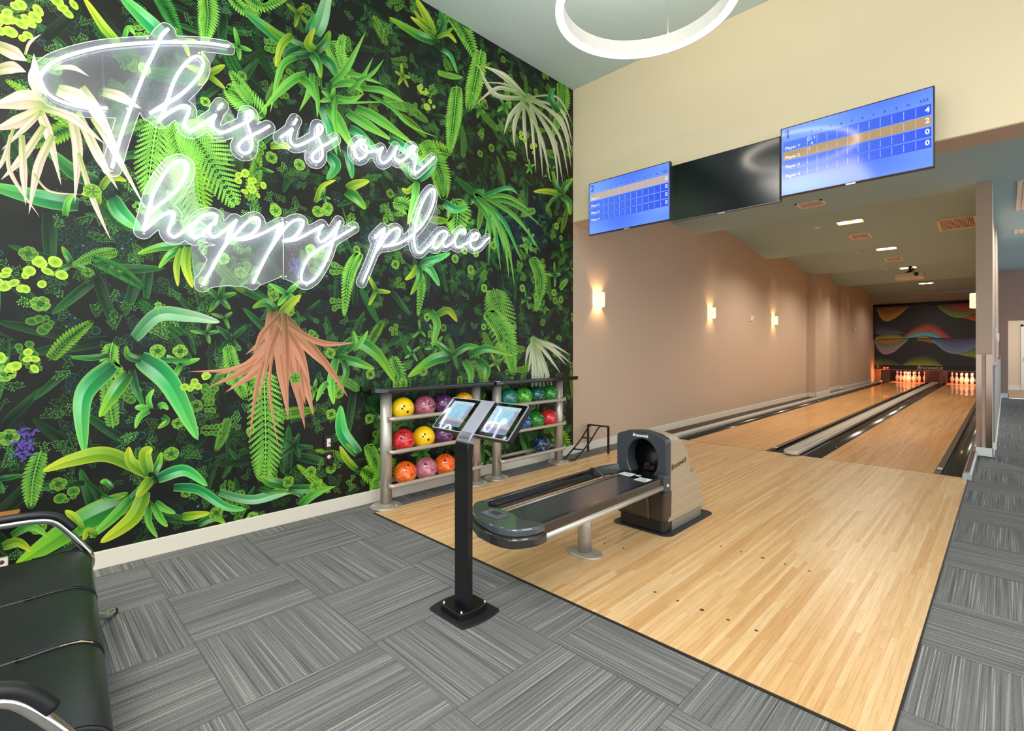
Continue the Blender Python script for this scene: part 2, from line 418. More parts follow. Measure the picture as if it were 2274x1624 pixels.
def leaf(pts, w, pal='G', n=8, prof='blade', shade=1.0, vein=1.12, W=None):
    """flat printed leaf on the wall: spine given as points, width in the same units"""
    P = PALL[pal]; sp = smooth_pts(pts, n) if len(pts) > 2 else smooth_pts([pts[0], tuple((a+b)/2 for a, b in zip(*pts)), pts[1]], n//2+1)
    N = len(sp); W = W or wpt; wp = walls(sp, W); sc_ = math.dist(wp[0], wp[-1])/(math.dist(sp[0], sp[-1])+1e-9); d = dalloc(wp, w*sc_*.5); vs = []; cs = []; hl = random.uniform(.3, .6)
    for i, (x, y) in enumerate(sp):
        t = i/(N-1); a = sp[max(i-1, 0)]; b = sp[min(i+1, N-1)]; dx, dy = b[0]-a[0], b[1]-a[1]; L = math.hypot(dx, dy) or 1
        nx, ny = -dy/L, dx/L
        if prof == 'blade': h = w*.5*1.62*(t*.88+.12)**.55*(1-t)**.72
        elif prof == 'strap': h = w*.5*(0.7+.3*math.sin(math.pi*t))*min(1, (1-t)*2.2+.02)
        elif prof == 'round': h = w*.5*math.sqrt(max(0, 1-(2*t-1)**2))
        else: h = w*.5*math.sin(math.pi*t)**.6 if 0 < t < 1 else 0
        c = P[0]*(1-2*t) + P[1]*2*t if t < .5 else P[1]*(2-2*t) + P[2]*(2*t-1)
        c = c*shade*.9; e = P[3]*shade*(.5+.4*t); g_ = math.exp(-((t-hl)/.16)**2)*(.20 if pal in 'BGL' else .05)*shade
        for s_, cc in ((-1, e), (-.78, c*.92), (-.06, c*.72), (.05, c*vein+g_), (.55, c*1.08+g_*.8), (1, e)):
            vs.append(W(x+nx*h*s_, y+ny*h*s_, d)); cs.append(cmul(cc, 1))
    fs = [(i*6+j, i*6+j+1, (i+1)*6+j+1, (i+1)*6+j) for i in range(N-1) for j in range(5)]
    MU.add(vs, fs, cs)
def small(x, y, ang, l, w, c0, c1, d, W=None):
    """leaflet: six-point leaf with a light rim half"""
    W = W or wpt; ca, sa = math.cos(ang), math.sin(ang)
    q = lambda u, v: W(x+ca*u*l-sa*v*w, y+sa*u*l+ca*v*w, d)
    MU.add([q(0,0), q(.35,.5), q(.75,.42), q(1,0), q(.75,-.42), q(.35,-.5)], [(0,1,2,3), (0,3,4,5)], [c0, c0, c1, c1, c1, c0])
def frond(pts, w, pal='K', bip=False, shade=1.0, n=None, W=None, lw=1.0):
    P = PALL[pal]; L = sum(math.dist(pts[i], pts[i+1]) for i in range(len(pts)-1))
    n = n or int(max(8, L/(5.0 if not bip else 9.0))); Wd = W or wpt
    sp = smooth_pts(pts, max(2, n//(len(pts)-1))); N = len(sp); wp = walls(sp, Wd); d = dalloc(wp, w*.45*math.dist(wp[0], wp[-1])/(math.dist(sp[0], sp[-1])+1e-9), 9e-5)
    for i in range(1, N):
        t = i/N; a = sp[i-1]; b = sp[i]; ang = math.atan2(b[1]-a[1], b[0]-a[0])
        ll = w*.5*(math.sin(math.pi*(t*.8+.18)))
        step = L/N
        for sd in (-1, 1):
            a2 = ang + sd*math.radians(62 - 22*t)
            c0 = cmul((P[0]*.4+P[1]*.6)*shade, 1); c1 = cmul(P[2]*shade, random.uniform(.8, 1.1))
            if not bip: small(b[0], b[1], a2, ll, step*1.05*lw, c0, c1, d, W)
            else:
                m = max(3, int(ll/4)); ca, sa = math.cos(a2), math.sin(a2)
                for k in range(1, m+1):
                    u = ll*k/m
                    for s2 in (-1, 1):
                        small(b[0]+ca*u, b[1]+sa*u, a2+s2*1.0, step*.62*(1-.55*k/m), ll/m*.85, c0, c1, d, W)
                small(b[0], b[1], a2, ll, step*.22, c0, c1, d+3e-5, W)
    Wf = W or wpt
    for i in range(N-1):
        a, b = sp[i], sp[i+1]; k = w*.018*(1-i/N)+.3*(.01 if W else 1)
        MU.add([Wf(a[0]-k, a[1]-k, d+6e-5), Wf(a[0]+k, a[1]+k, d+6e-5), Wf(b[0]+k, b[1]+k, d+6e-5), Wf(b[0]-k, b[1]-k, d+6e-5)], [(0,1,2,3)], cmul(P[2]*shade, .9))
# helpers in metres on the wall (u = Y, v = Z)
def Wm(u, v, d): return (XW + d, min(max(u, -.6), YF-.002), min(max(v, ZB), ZT))
def disc(u, v, r, c0, c1, d, a=1.0, ang=0.0, n=10, rim=None):
    vs = [Wm(u, v, d)]; cs = [c0]; rim = rim or c1
    for rr, cc in ((.82, c1), (1, rim)):
        for k in range(n):
            t = 2*math.pi*k/n; x, y = rr*r*math.cos(t), rr*r*a*math.sin(t)
            vs.append(Wm(u+x*math.cos(ang)-y*math.sin(ang), v+x*math.sin(ang)+y*math.cos(ang), d)); cs.append(cc)
    fs = [(0, 1+k, 1+(k+1) % n) for k in range(n)] + [(1+k, 1+n+k, 1+n+(k+1) % n, 1+(k+1) % n) for k in range(n)]
    MU.add(vs, fs, cs)
def clover(u, v, r, sh=1.0):
    a0 = random.uniform(0, 6.28); k = random.choice((4, 4, 5)); br = random.uniform(.75, 1.05)*sh
    for i in range(k):
        a = a0 + i*2*math.pi/k; d = dalloc([(u+math.cos(a)*r*.6, v+math.sin(a)*r*.6)], r*.5)
        for s in (-.27, .27):
            disc(u+math.cos(a+s)*r*.62, v+math.sin(a+s)*r*.62, r*.30, cmul(lin(52,124,34), br), cmul(lin(128,180,52), br), d + (2e-5 if s > 0 else 0), 1.25, a+s, 9, cmul(lin(190,214,92), br))
        small(u, v, a, r*.8, r*.3, cmul(lin(40,100,30), br), cmul(lin(96,160,46), br), d+3e-5, Wm)
def euca(u, v, L, ang, br=1.0, dark=False):
    n = int(L/.035); x, y = u, v
    for i in range(n):
        ang += random.uniform(-.25, .25); x += math.cos(ang)*.03; y += math.sin(ang)*.03; r = .026*(1-.6*i/n)*random.uniform(.8, 1.2)
        for s in (-1, 1):
            px, py = x+math.cos(ang+s*1.4)*r*1.1, y+math.sin(ang+s*1.4)*r*1.1; d = dalloc([(px, py)], r, 3e-5)
            if dark: c0, c1, rm = cmul(lin(12,26,18), br), cmul(lin(16,40,30), br), cmul(lin(52,88,74), br*random.choice((.5, .8, 1.2)))
            else: c0, c1, rm = cmul(lin(30,94,30), br), cmul(lin(84,150,40), br), cmul(lin(170,206,74), br)
            disc(px, py, r, c0, c1, d, random.uniform(.7, 1), random.uniform(0, 3), 9, rm)
            if dark and random.random() < .12: disc(px+r*.2, py+r*.2, r*.35, lin(120,160,150), lin(70,110,100), d+1.5e-5, .6, random.uniform(0, 3), 7)
def sprig(u, v, L, ang, c0, c1):
    d = dalloc([(u+math.cos(ang)*L*.5, v+math.sin(ang)*L*.5)], L*.6, 3e-5); st = [(u, v, ang, L)]
    while st:
        x, y, a, l = st.pop(); n = max(2, int(l/.012))
        for i in range(n):
            x += math.cos(a)*.012; y += math.sin(a)*.012; a += random.uniform(-.15, .15)
            for s in (-1, 1): small(x, y, a+s*.9, .017, .0065, c0, c1, d, Wm)
            if i % 3 == 1 and l > .05: st.append((x, y, a+random.choice((-.8, .8)), l*.5))
def trefoil(u, v, r, pal, sh=1.0, k=None):
    a0 = random.uniform(0, 6.28); k = k or random.choice((3, 4, 5))
    for i in range(k):
        a = a0 + i*2*math.pi/k + random.uniform(-.25, .25); l = r*random.uniform(.7, 1.1)
        leaf([(u+math.cos(a)*r*.05, v+math.sin(a)*r*.05), (u+math.cos(a)*l, v+math.sin(a)*l)], r*.38, pal, 6, 'blade', sh, W=Wm)
U = random.uniform
rndp = lambda: (U(-.1, 5.15), U(.12, 4.72))
# background ground of the print
gx, gz = 54, 46; vs = []; cs = []
for i in range(gx+1):
    for j in range(gz+1):
        y = -.6 + (YF+.6)*i/gx; z = ZB + (ZT-ZB)*j/gz; vs.append((XW+.0004, min(y, YF-.001), z))
        k = .75+.5*random.random(); g = random.random(); cs.append(cmul(lin(16+6*g, 17+9*g, 13+3*g), k))
MU.add(vs, [(i*(gz+1)+j, (i+1)*(gz+1)+j, (i+1)*(gz+1)+j+1, i*(gz+1)+j+1) for i in range(gx) for j in range(gz)], cs)
for _ in range(520): u, v = rndp(); euca(u, v, U(.1, .3), U(0, 6.28), U(.5, 1.3), True)
for _ in range(420): u, v = rndp(); a = U(0, 6.28); l = U(.15, .4); leaf([(u, v), (u+math.cos(a)*l, v+math.sin(a)*l)], l*.25, 'D', 6, 'blade', U(.15, .7), W=Wm)
for _ in range(1500):
    u, v = rndp(); k = random.choice((.35, .55, .8, 1.0)); sprig(u, v, U(.05, .11), U(0, 6.28), cmul(lin(24,70,30), k), cmul(lin(96,156,72), k))
for _ in range(84):
    u, v = rndp(); a = U(0, 6.28); l = U(.2, .38); b = U(-.1, .1); frond([(u, v), (u+math.cos(a+b)*l*.5, v+math.sin(a+b)*l*.5), (u+math.cos(a)*l, v+math.sin(a)*l)], U(.08, .14), random.choice('KDG'), False, U(.25, .8), n=18, W=Wm)
for _ in range(120): u, v = rndp(); euca(u, v, U(.08, .22), U(0, 6.28), U(.5, 1.0))
for _ in range(80): u, v = rndp(); trefoil(u, v, U(.08, .16), random.choice('GDKGY'), U(.55, 1))
for _ in range(105): u, v = rndp(); clover(u, v, U(.034, .052), U(.55, 1.1))
for _ in range(60): u, v = rndp(); sprig(u, v, U(.07, .14), U(0, 6.28), lin(40,104,40), lin(128,190,84))
# ---- the larger plants of the print, where the photograph shows them
def J(*a): return [tuple(p) for p in a]
# ferns
for pts, w, pal, bip, sh in [
 (J((350,265),(338,340),(328,425)), 92, 'K', True, .95), (J((385,270),(400,330),(420,420),(452,560)), 92, 'K', True, .9),
 (J((400,270),(450,330),(520,450)), 120, 'K', True, 1.0), (J((430,360),(440,420),(448,470)), 70, 'G', True, 1.0),
 (J((455,-30),(462,30),(455,95)), 64, 'K', False, .95), (J((340,-30),(370,20),(402,84)), 46, 'D', False, 1.3),
 (J((590,262),(545,225),(506,196)), 74, 'K', False, .9), (J((560,230),(540,200),(512,160)), 40, 'K', False, .8),
 (J((540,-20),(580,10),(640,-6)), 44, 'K', False, .9), (J((508,-10),(540,20),(575,34)), 36, 'K', False, 1.0),
 (J((1000,32),(1030,70),(1062,140)), 46, 'K', False, .85), (J((1068,110),(1055,180),(1040,245)), 52, 'K', False, .95),
 (J((1014,190),(1008,260),(998,340)), 48, 'K', False, .95), (J((1000,345),(960,335),(915,345)), 60, 'G', False, .9),
 (J((940,310),(975,380),(985,440)), 60, 'K', False, .7), (J((1245,180),(1250,230),(1228,300)), 40, 'K', False, .8),
 (J((730,90),(750,130),(770,180)), 60, 'K', False, .95), (J((762,75),(756,110),(760,150)), 30, 'K', False, 1.0),
 (J((262,560),(215,568),(160,590)), 40, 'K', False, .55), (J((200,575),(260,600),(320,640)), 44, 'D', False, 1.0),
 (J((870,450),(905,460),(930,500)), 50, 'K', False, .75), (J((1005,440),(1015,470),(1012,515)), 74, 'K', False, .8),
 (J((800,560),(775,610),(764,700)), 40, 'K', False, .85), (J((930,600),(935,640),(928,700)), 26, 'K', False, .7),
 (J((1095,640),(1110,700),(1128,800)), 78, 'K', True, .7), (J((1080,690),(1120,740),(1140,830)), 60, 'K', False, .8),
 (J((505,765),(520,830),(545,885)), 50, 'K', False, .8), (J((585,820),(588,900),(590,1000),(585,1062)), 96, 'K', True, .95),
 (J((540,810),(548,840),(575,880)), 44, 'G', False, .8), (J((815,985),(835,1030),(862,1090)), 44, 'K', False, .9),
 (J((800,1040),(830,1060),(862,1075)), 52, 'G', False, .9), (J((862,1010),(850,1060),(830,1100)), 60, 'K', False, .9),
 (J((350,668),(352,690),(350,712)), 26, 'K', False, .9), (J((250,760),(245,800),(265,835)), 60, 'K', False, .8),
 (J((1180,570),(1200,620),(1190,690)), 38, 'K', False, .7), (J((870,790),(885,830),(880,870)), 40, 'K', False, .7),
 (J((1225,950),(1245,970),(1262,1000)), 40, 'G', False, .8), (J((1085,1015),(1098,1040),(1105,1060)), 40, 'G', False, .7)]:
    frond(pts, w, pal, bip, sh)
def LV(*a):
    for q in a:
        pts, w, pal = q[0], q[1], q[2]; leaf(pts, w, pal, 8, q[3] if len(q) > 3 else 'blade', q[4] if len(q) > 4 else 1.0)
# upper bromeliads and straps
LV((J((655,112),(600,70),(538,22)), 34, 'B', 'blade', .75), (J((690,112),(640,92),(586,54)), 30, 'G', 'blade', .8),
 (J((668,105),(636,118),(632,136)), 20, 'D', 'blade', 1.2), (J((650,78),(625,100),(612,150)), 26, 'Y'),
 (J((700,78),(715,40),(733,-40)), 44, 'L', 'blade', .95), (J((684,75),(690,55),(700,30)), 26, 'B', 'blade', .7),
 (J((702,116),(722,95),(732,68)), 28, 'G', 'blade', .8), (J((698,112),(684,95),(699,62)), 26, 'Y', 'blade', .85),
 (J((690,118),(705,140),(712,174)), 26, 'G', 'blade', 1.1), (J((712,125),(735,145),(750,175)), 28, 'B', 'blade', .6),
 (J((688,120),(655,125),(632,134)), 24, 'D', 'blade', 1.4), (J((658,128),(624,150),(600,250)), 16, 'K', 'strap'),
 (J((680,165),(640,185),(574,254)), 22, 'K', 'strap'), (J((692,162),(688,200),(664,248)), 15, 'K', 'strap'),
 (J((668,172),(690,195),(700,225)), 20, 'K', 'strap', .9), (J((735,230),(790,228),(896,226)), 5, 'K', 'strap'),
 (J((800,196),(850,202),(902,230)), 15, 'K', 'strap'), (J((735,190),(780,185),(808,210)), 18, 'K', 'strap', .9),
 (J((755,160),(800,170),(850,188)), 12, 'K', 'strap'), (J((740,215),(780,222),(808,208)), 14, 'K', 'strap'),
 (J((735,185),(770,150),(812,70)), 16, 'K', 'strap'), (J((770,205),(800,180),(828,128)), 12, 'K', 'strap', .9),
 (J((790,180),(825,165),(852,132)), 9, 'K', 'strap'), (J((715,235),(730,270),(748,345)), 30, 'B', 'strap', .8),
 (J((728,238),(750,270),(800,360)), 26, 'K', 'strap', .9), (J((748,215),(742,260),(756,340)), 12, 'K', 'strap'),
 (J((770,250),(810,275),(880,318)), 22, 'K', 'strap', .95), (J((790,240),(840,265),(930,330)), 22, 'K', 'strap', .95),
 (J((820,210),(870,240),(912,280),(972,306)), 8, 'K', 'strap'), (J((775,285),(800,300),(845,345)), 28, 'B', 'blade', .8),
 (J((865,310),(905,335),(940,372)), 30, 'B', 'blade'), (J((730,345),(745,370),(725,400)), 34, 'B', 'blade', .8),
 (J((770,340),(778,370),(782,398)), 22, 'B', 'blade', .8), (J((700,180),(705,225),(704,262)), 10, 'K', 'strap'))
LV((J((966,90),(930,78),(863,38)), 28, 'G', 'blade', .95), (J((962,80),(950,45),(922,-6)), 26, 'Y', 'blade', .95),
 (J((955,72),(935,55),(911,37)), 16, 'Y'), (J((958,66),(935,45),(918,22)), 12, 'Y', 'blade', .8), (J((972,80),(985,55),(976,22)), 22, 'D', 'blade', 1.5),
 (J((976,82),(992,72),(1006,62)), 14, 'G'), (J((970,84),(995,76),(1014,96)), 14, 'Y'), (J((980,110),(1000,125),(1015,163)), 13, 'B'),
 (J((1090,140),(1070,150),(1055,143)), 9, 'Y'))
# white sprays
for tip, w, b in [((1062,146),14,-.25),((1060,184),5,.1),((1056,232),12,.25),((1118,300),13,.1),((1142,328),13,.1),((1172,360),10,.02),((1190,385),8,0),((1205,398),8,-.04),((1222,405),9,-.06),
                  ((1240,428),8,-.1),((1250,410),9,-.1),((1262,395),8,-.14),((1268,372),9,-.16),((1271,350),8,-.2),((1271,320),8,-.24),((1271,278),6,-.3)]:
    bx, by = 1168+U(-8,8), 214+U(-8,8); mx, my = (bx+tip[0])/2, (by+tip[1])/2; dx, dy = tip[0]-bx, tip[1]-by
    LV((J((bx,by),(mx-dy*b,my+dx*b),tip), w*.8, 'W', 'strap', U(.85,1)))
LV((J((1165,215),(1120,170),(1072,146)), 14, 'W', 'strap'))
for tip, w in [((1190,540),10),((1130,620),9),((1112,600),10),((1160,585),9),((1180,470),10),((1150,432),10),((1098,560),8),((1143,640),7),((1045,455),22),((1075,530),14),((1205,505),8),((1120,560),12),((1085,585),8),((1200,560),7)]:
    LV((J((1058+U(-14,14),432+U(-8,14)),((1058+tip[0])/2+U(-8,8)+14,(432+tip[1])/2-14),tip), w, random.choice('KKB'), 'strap', U(.7,.95)))
LV((J((1246,432),(1215,425),(1184,426)), 18, 'Y'), (J((1246,430),(1258,410),(1272,396)), 20, 'G'), (J((1246,434),(1262,450),(1266,478)), 20, 'G'),
 (J((1244,428),(1232,405),(1228,380)), 14, 'G'), (J((1244,436),(1225,445),(1212,470)), 12, 'G', 'blade', .7), (J((1240,250),(1222,215),(1232,195)), 20, 'B', 'blade', .7))
# bromeliads round the lower words
LV((J((930,588),(955,600),(976,636)), 24, 'B'), (J((926,590),(915,610),(899,622)), 18, 'Y'), (J((930,592),(930,620),(911,656)), 20, 'G'), (J((934,586),(955,585),(967,575)), 20, 'G'),
 (J((938,582),(970,575),(1000,562)), 22, 'B'), (J((925,400),(905,380),(880,350)), 26, 'G', 'blade', .9), (J((922,410),(905,425),(892,418)), 18, 'Y', 'blade', .9), (J((925,405),(920,440),(905,500)), 22, 'K'),
 (J((930,400),(955,380),(970,350)), 22, 'B', 'blade', .8), (J((985,450),(1010,465),(1040,460)), 26, 'B'), (J((760,460),(775,500),(800,505)), 4, 'G'),
 (J((770,420),(790,410),(820,402)), 30, 'Y', 'blade', .9), (J((768,425),(790,440),(812,465)), 30, 'G'), (J((700,450),(715,415),(745,400)), 16, 'Y'), (J((600,325),(625,322),(645,330)), 24, 'Y', 'blade', .9))
LV((J((405,549),(360,548),(304,564)), 26, 'G', 'blade', 1.0), (J((398,553),(375,568),(352,596)), 24, 'G', 'blade', 1.1), (J((404,552),(392,590),(395,637)), 22, 'Y', 'blade', .9), (J((416,548),(412,590),(428,640)), 30, 'Y', 'blade', .95))
# far left white spray over dark leaves
LV((J((175,455),(90,440),(-40,408)), 52, 'B', 'blade', .75), (J((215,405),(160,380),(95,322)), 44, 'D', 'blade', 1.3), (J((248,440),(270,475),(315,512)), 50, 'B', 'blade', .8),
 (J((224,420),(245,395),(281,402)), 24, 'Y', 'blade', .8), (J((145,480),(150,450),(165,430)), 22, 'K'), (J((218,455),(212,430),(180,432)), 24, 'Y', 'blade', .9),
 (J((262,96),(230,60),(184,-8)), 28, 'Y', 'blade', 1.0), (J((360,78),(325,45),(262,-14)), 46, 'B', 'blade', 1.0), (J((275,88),(285,62),(300,78)), 16, 'K'))
for pts, w in [(J((70,215),(105,290),(136,412)),22),(J((155,250),(172,330),(166,450)),24),(J((174,340),(205,440),(246,534)),13),(J((172,250),(215,340),(262,422)),22),(J((98,279),(50,350),(2,400)),20),
   (J((118,300),(85,370),(64,476)),22),(J((22,300),(22,380),(88,482)),10),(J((100,226),(50,222),(-30,240)),44),(J((92,244),(40,270),(-20,290)),30),(J((88,252),(60,280),(3,334)),15),(J((48,300),(52,380),(57,456)),18),
   (J((205,262),(250,330),(322,462)),16),(J((180,195),(215,250),(262,330)),28),(J((128,200),(170,215),(225,245)),34),(J((228,205),(265,215),(314,242)),24),(J((56,122),(66,95),(92,76)),8),(J((120,152),(160,150),(198,170)),11),
   (J((-10,100),(30,118),(60,136)),30),(J((-10,158),(25,150),(58,160)),28),(J((100,215),(80,180),(75,120)),30),(J((95,240),(160,262),(232,320)),20),(J((30,285),(5,360),(-20,392)),10),(J((75,385),(110,425),(185,432)),5)]:
    LV((pts, w, 'P', 'strap', U(.9, 1.0)))
# lower left bromeliads
LV((J((318,792),(360,800),(425,800)), 18, 'D', 'blade', 1.4), (J((240,789),(200,795),(156,793)), 18, 'D', 'blade', 1.6), (J((292,822),(300,860),(320,905)), 26, 'D', 'blade', 1.2),
 (J((250,812),(185,880),(187,1008)), 60, 'B', 'blade', 1.0), (J((285,830),(255,870),(220,927)), 44, 'G', 'blade', 1.15), (J((310,796),(375,850),(440,978)), 68, 'B', 'blade', 1.1),
 (J((298,752),(350,700),(420,702),(489,716)), 44, 'L', 'blade', .9), (J((312,800),(285,790),(280,768)), 24, 'G', 'blade', .7),
 (J((335,908),(330,885),(342,864)), 18, 'K', 'blade', 1.1), (J((332,908),(312,905),(299,906)), 20, 'K'), (J((332,912),(310,925),(300,952)), 20, 'K'), (J((352,905),(362,900),(374,910)), 20, 'K'), (J((360,925),(370,935),(350,952)), 20, 'G'),
 (J((345,1062),(300,1100),(240,1160)), 26, 'D', 'blade', 1.2), (J((290,1110),(180,1160),(30,1260)), 74, 'G', 'blade', 1.1), (J((290,1108),(250,1150),(200,1195)), 30, 'K', 'blade', .9),
 (J((322,1090),(295,1150),(222,1206)), 46, 'Y', 'blade', 1.0), (J((385,1083),(440,1088),(500,1125),(547,1131)), 30, 'B', 'blade', 1.0), (J((350,1064),(410,1045),(461,1080)), 36, 'B', 'blade', 1.2),
 (J((330,1052),(240,1010),(160,1022),(94,1047)), 46, 'Y', 'blade', .95), (J((322,1050),(290,1025),(286,992)), 34, 'Y', 'blade', .95), (J((340,1052),(352,1030),(358,1004)), 24, 'G', 'blade', 1.1),
 (J((330,1050),(322,1010),(338,995)), 40, 'Y', 'blade', 1.0), (J((335,1062),(318,1085),(302,1104)), 30, 'Y', 'blade', .85), (J((345,1115),(365,1130),(390,1140)), 22, 'K', 'blade', .9), (J((340,1120),(355,1150),(372,1170)), 24, 'K', 'blade', .9),
 (J((330,1125),(330,1160),(350,1195)), 22, 'K', 'blade', .8), (J((180,1176),(165,1150),(144,1134)), 30, 'Y'), (J((215,1190),(195,1180),(185,1200)), 24, 'Y', 'blade', .8),
 (J((404,1148),(430,1145),(466,1139)), 26, 'Y'), (J((440,1165),(475,1150),(500,1162)), 24, 'G'), (J((5,1215),(40,1205),(70,1225)), 30, 'Y', 'blade', .9), (J((25,1190),(70,1170),(110,1195)), 24, 'K', 'blade', .9),
 (J((250,1085),(235,1070),(222,1072)), 18, 'G'), (J((225,1100),(245,1108),(280,1100)), 16, 'G', 'blade', .8),
 (J((486,1094),(560,1110),(640,1090),(672,1108)), 22, 'L', 'strap', 1.0), (J((672,1108),(660,1095),(600,1088)), 10, 'B', 'strap', .7), (J((640,1086),(690,1085),(715,1064)), 28, 'G', 'blade', .9), (J((665,1125),(700,1095),(745,1080)), 20, 'K', 'strap', .9),
 (J((640,1078),(600,1070),(578,1058)), 32, 'G', 'blade', .9), (J((575,1085),(600,1092),(640,1090)), 16, 'G', 'blade', .6))
# right of the salmon spray
LV((J((746,792),(790,760),(840,790),(877,850)), 38, 'G', 'blade', .95), (J((748,794),(790,805),(832,820)), 28, 'G', 'blade', 1.0), (J((746,796),(735,850),(741,899)), 26, 'K', 'blade', 1.1), (J((762,800),(768,830),(748,870)), 20, 'G', 'blade', .8),
 (J((728,850),(715,862),(702,892)), 18, 'K'), (J((796,1008),(760,960),(756,900)), 40, 'B', 'blade', 1.15), (J((790,1042),(770,1020),(754,990)), 22, 'Y', 'blade', .9), (J((790,1010),(782,1000),(768,985)), 14, 'G'),
 (J((783,778),(800,762),(817,734)), 16, 'K', 'blade', .9), (J((770,780),(788,760),(784,735)), 18, 'G', 'blade', .9), (J((955,690),(970,720),(960,770)), 24, 'K', 'blade', .8), (J((970,700),(995,690),(1015,715)), 22, 'Y', 'blade', .7),
 (J((1000,790),(960,800),(905,838)), 34, 'G', 'blade', 1.1), (J((1000,786),(975,765),(955,762)), 16, 'G'), (J((1004,790),(1040,770),(1075,778)), 20, 'G'), (J((1040,790),(1080,775),(1140,790)), 24, 'G', 'blade', 1.0), (J((1060,800),(1080,820),(1075,850)), 26, 'G', 'blade', .9),
 (J((1030,800),(1045,830),(1043,850)), 22, 'K', 'blade', .8), (J((1068,890),(1080,905),(1098,930)), 22, 'B', 'blade', .6), (J((1160,960),(1172,1000),(1190,1020)), 26, 'G', 'blade', .8), (J((1068,985),(1070,1015),(1066,1040)), 18, 'G', 'blade', .8))
for tip, w in [((1172,830),9),((1190,838),10),((1204,850),10),((1218,862),10),((1230,870),9),((1180,880),9),((1200,890),10),((1212,880),9),((1245,830),8),((1258,812),8),((1268,808),7),((1268,790),6),((1166,812),8),((1190,900),9)]:
    LV((J((1186+U(-8,8),752+U(-6,6)),((1186+tip[0])/2+U(-4,4),(752+tip[1])/2-6),tip), w, 'W', 'strap', U(.8, .95)))
# salmon spray
LV((J((625,700),(640,680),(668,655)), 30, 'Y', 'blade', .8), (J((612,690),(590,672),(560,684)), 26, 'G', 'blade', .7))
for tip, w, b in [((419,826),12,-.22),((464,860),20,-.16),((500,872),22,-.14),((476,835),12,-.2),((545,788),16,-.12),((553,826),20,-.05),((553,988),10,.05),((619,1000),7,.08),((571,900),10,.02),((640,930),26,.0),((677,953),26,-.04),((696,924),26,-.06),
                  ((678,900),22,-.05),((655,880),20,-.03),((664,870),18,-.05),((772,882),16,-.10),((716,812),14,-.12),((790,761),14,-.16),((641,830),22,.0),((601,790),24,.04),((585,840),18,.05),((688,850),22,-.08),((638,890),18,.0),((560,800),12,.1)]:
    bx, by = 618+U(-16,16), 700+U(-8,6); mx, my = (bx+tip[0])/2, (by+tip[1])/2; dx, dy = tip[0]-bx, tip[1]-by
    LV((J((bx,by),(mx-dy*b,my+dx*b*(-1 if dx<0 else 1)*(-1)),tip), w, 'S', 'strap', U(.72, 1.0)))
# small named clusters and flowers
for x, y in [(603,350),(665,366),(612,468),(705,470),(725,468),(700,1080),(655,840),(90,675),(12,830),(350,780),(400,780),(935,1045),(728,462),(690,555),(1075,640),(1045,600),(1160,640),(1095,545),(380,1008),(640,1070),(690,1048),(735,1040),(820,930),(735,920),(733,785),(1290-60,650),(205,425),(560,1150),(480,1140),(1010,575),(1045,598),(1190,660),(940,825),(895,850)]:
    p = at_x(x, y, XW); clover(p[1], p[2], .05, 1.0)
for x, y, n in [(50,25,9),(30,50,7),(125,10,6),(30,60,5),(1225-60,310,6),(1240-55,330,5),(945,210,6),(960,235,5),(20,620,8),(70,620,7),(110,590,6),(40,800,8),(430,850,7),(560,420,6),(545,400,6)]:
    p = at_x(x, y, XW)
    for _ in range(n):
        qa, qb = p[1]+U(-.08,.08), p[2]+U(-.06,.06); disc(qa, qb, U(.02,.034), lin(104,160,36), lin(170,206,60), dalloc([(qa, qb)], .035, 3e-5), U(.6,1), U(0,3), 10, lin(205,226,90))
for x, y in [(50,1000),(60,975),(655,585),(1110,885)]:
    p = at_x(x, y, XW)
    for _ in range(34 if x < 100 else 22):
        a = U(0, 6.28); q = (p[1]+U(-.03,.03), p[2]+U(-.06,.06)); d = dalloc([q], .03, 3e-5); small(q[0], q[1], a, .032, .010, lin(44,34,96), lin(104,84,172), d, Wm)
mural_m = vcmat('printed_wallpaper', .40, spec=.28); print('MURAL DEPTH', DG.max(), len(MU.v))
mo = MU.build('leaf_mural', mural_m); tag(mo, 'photographic wall mural of dense green leaves, ferns and sprays covering the left wall', 'wall mural')
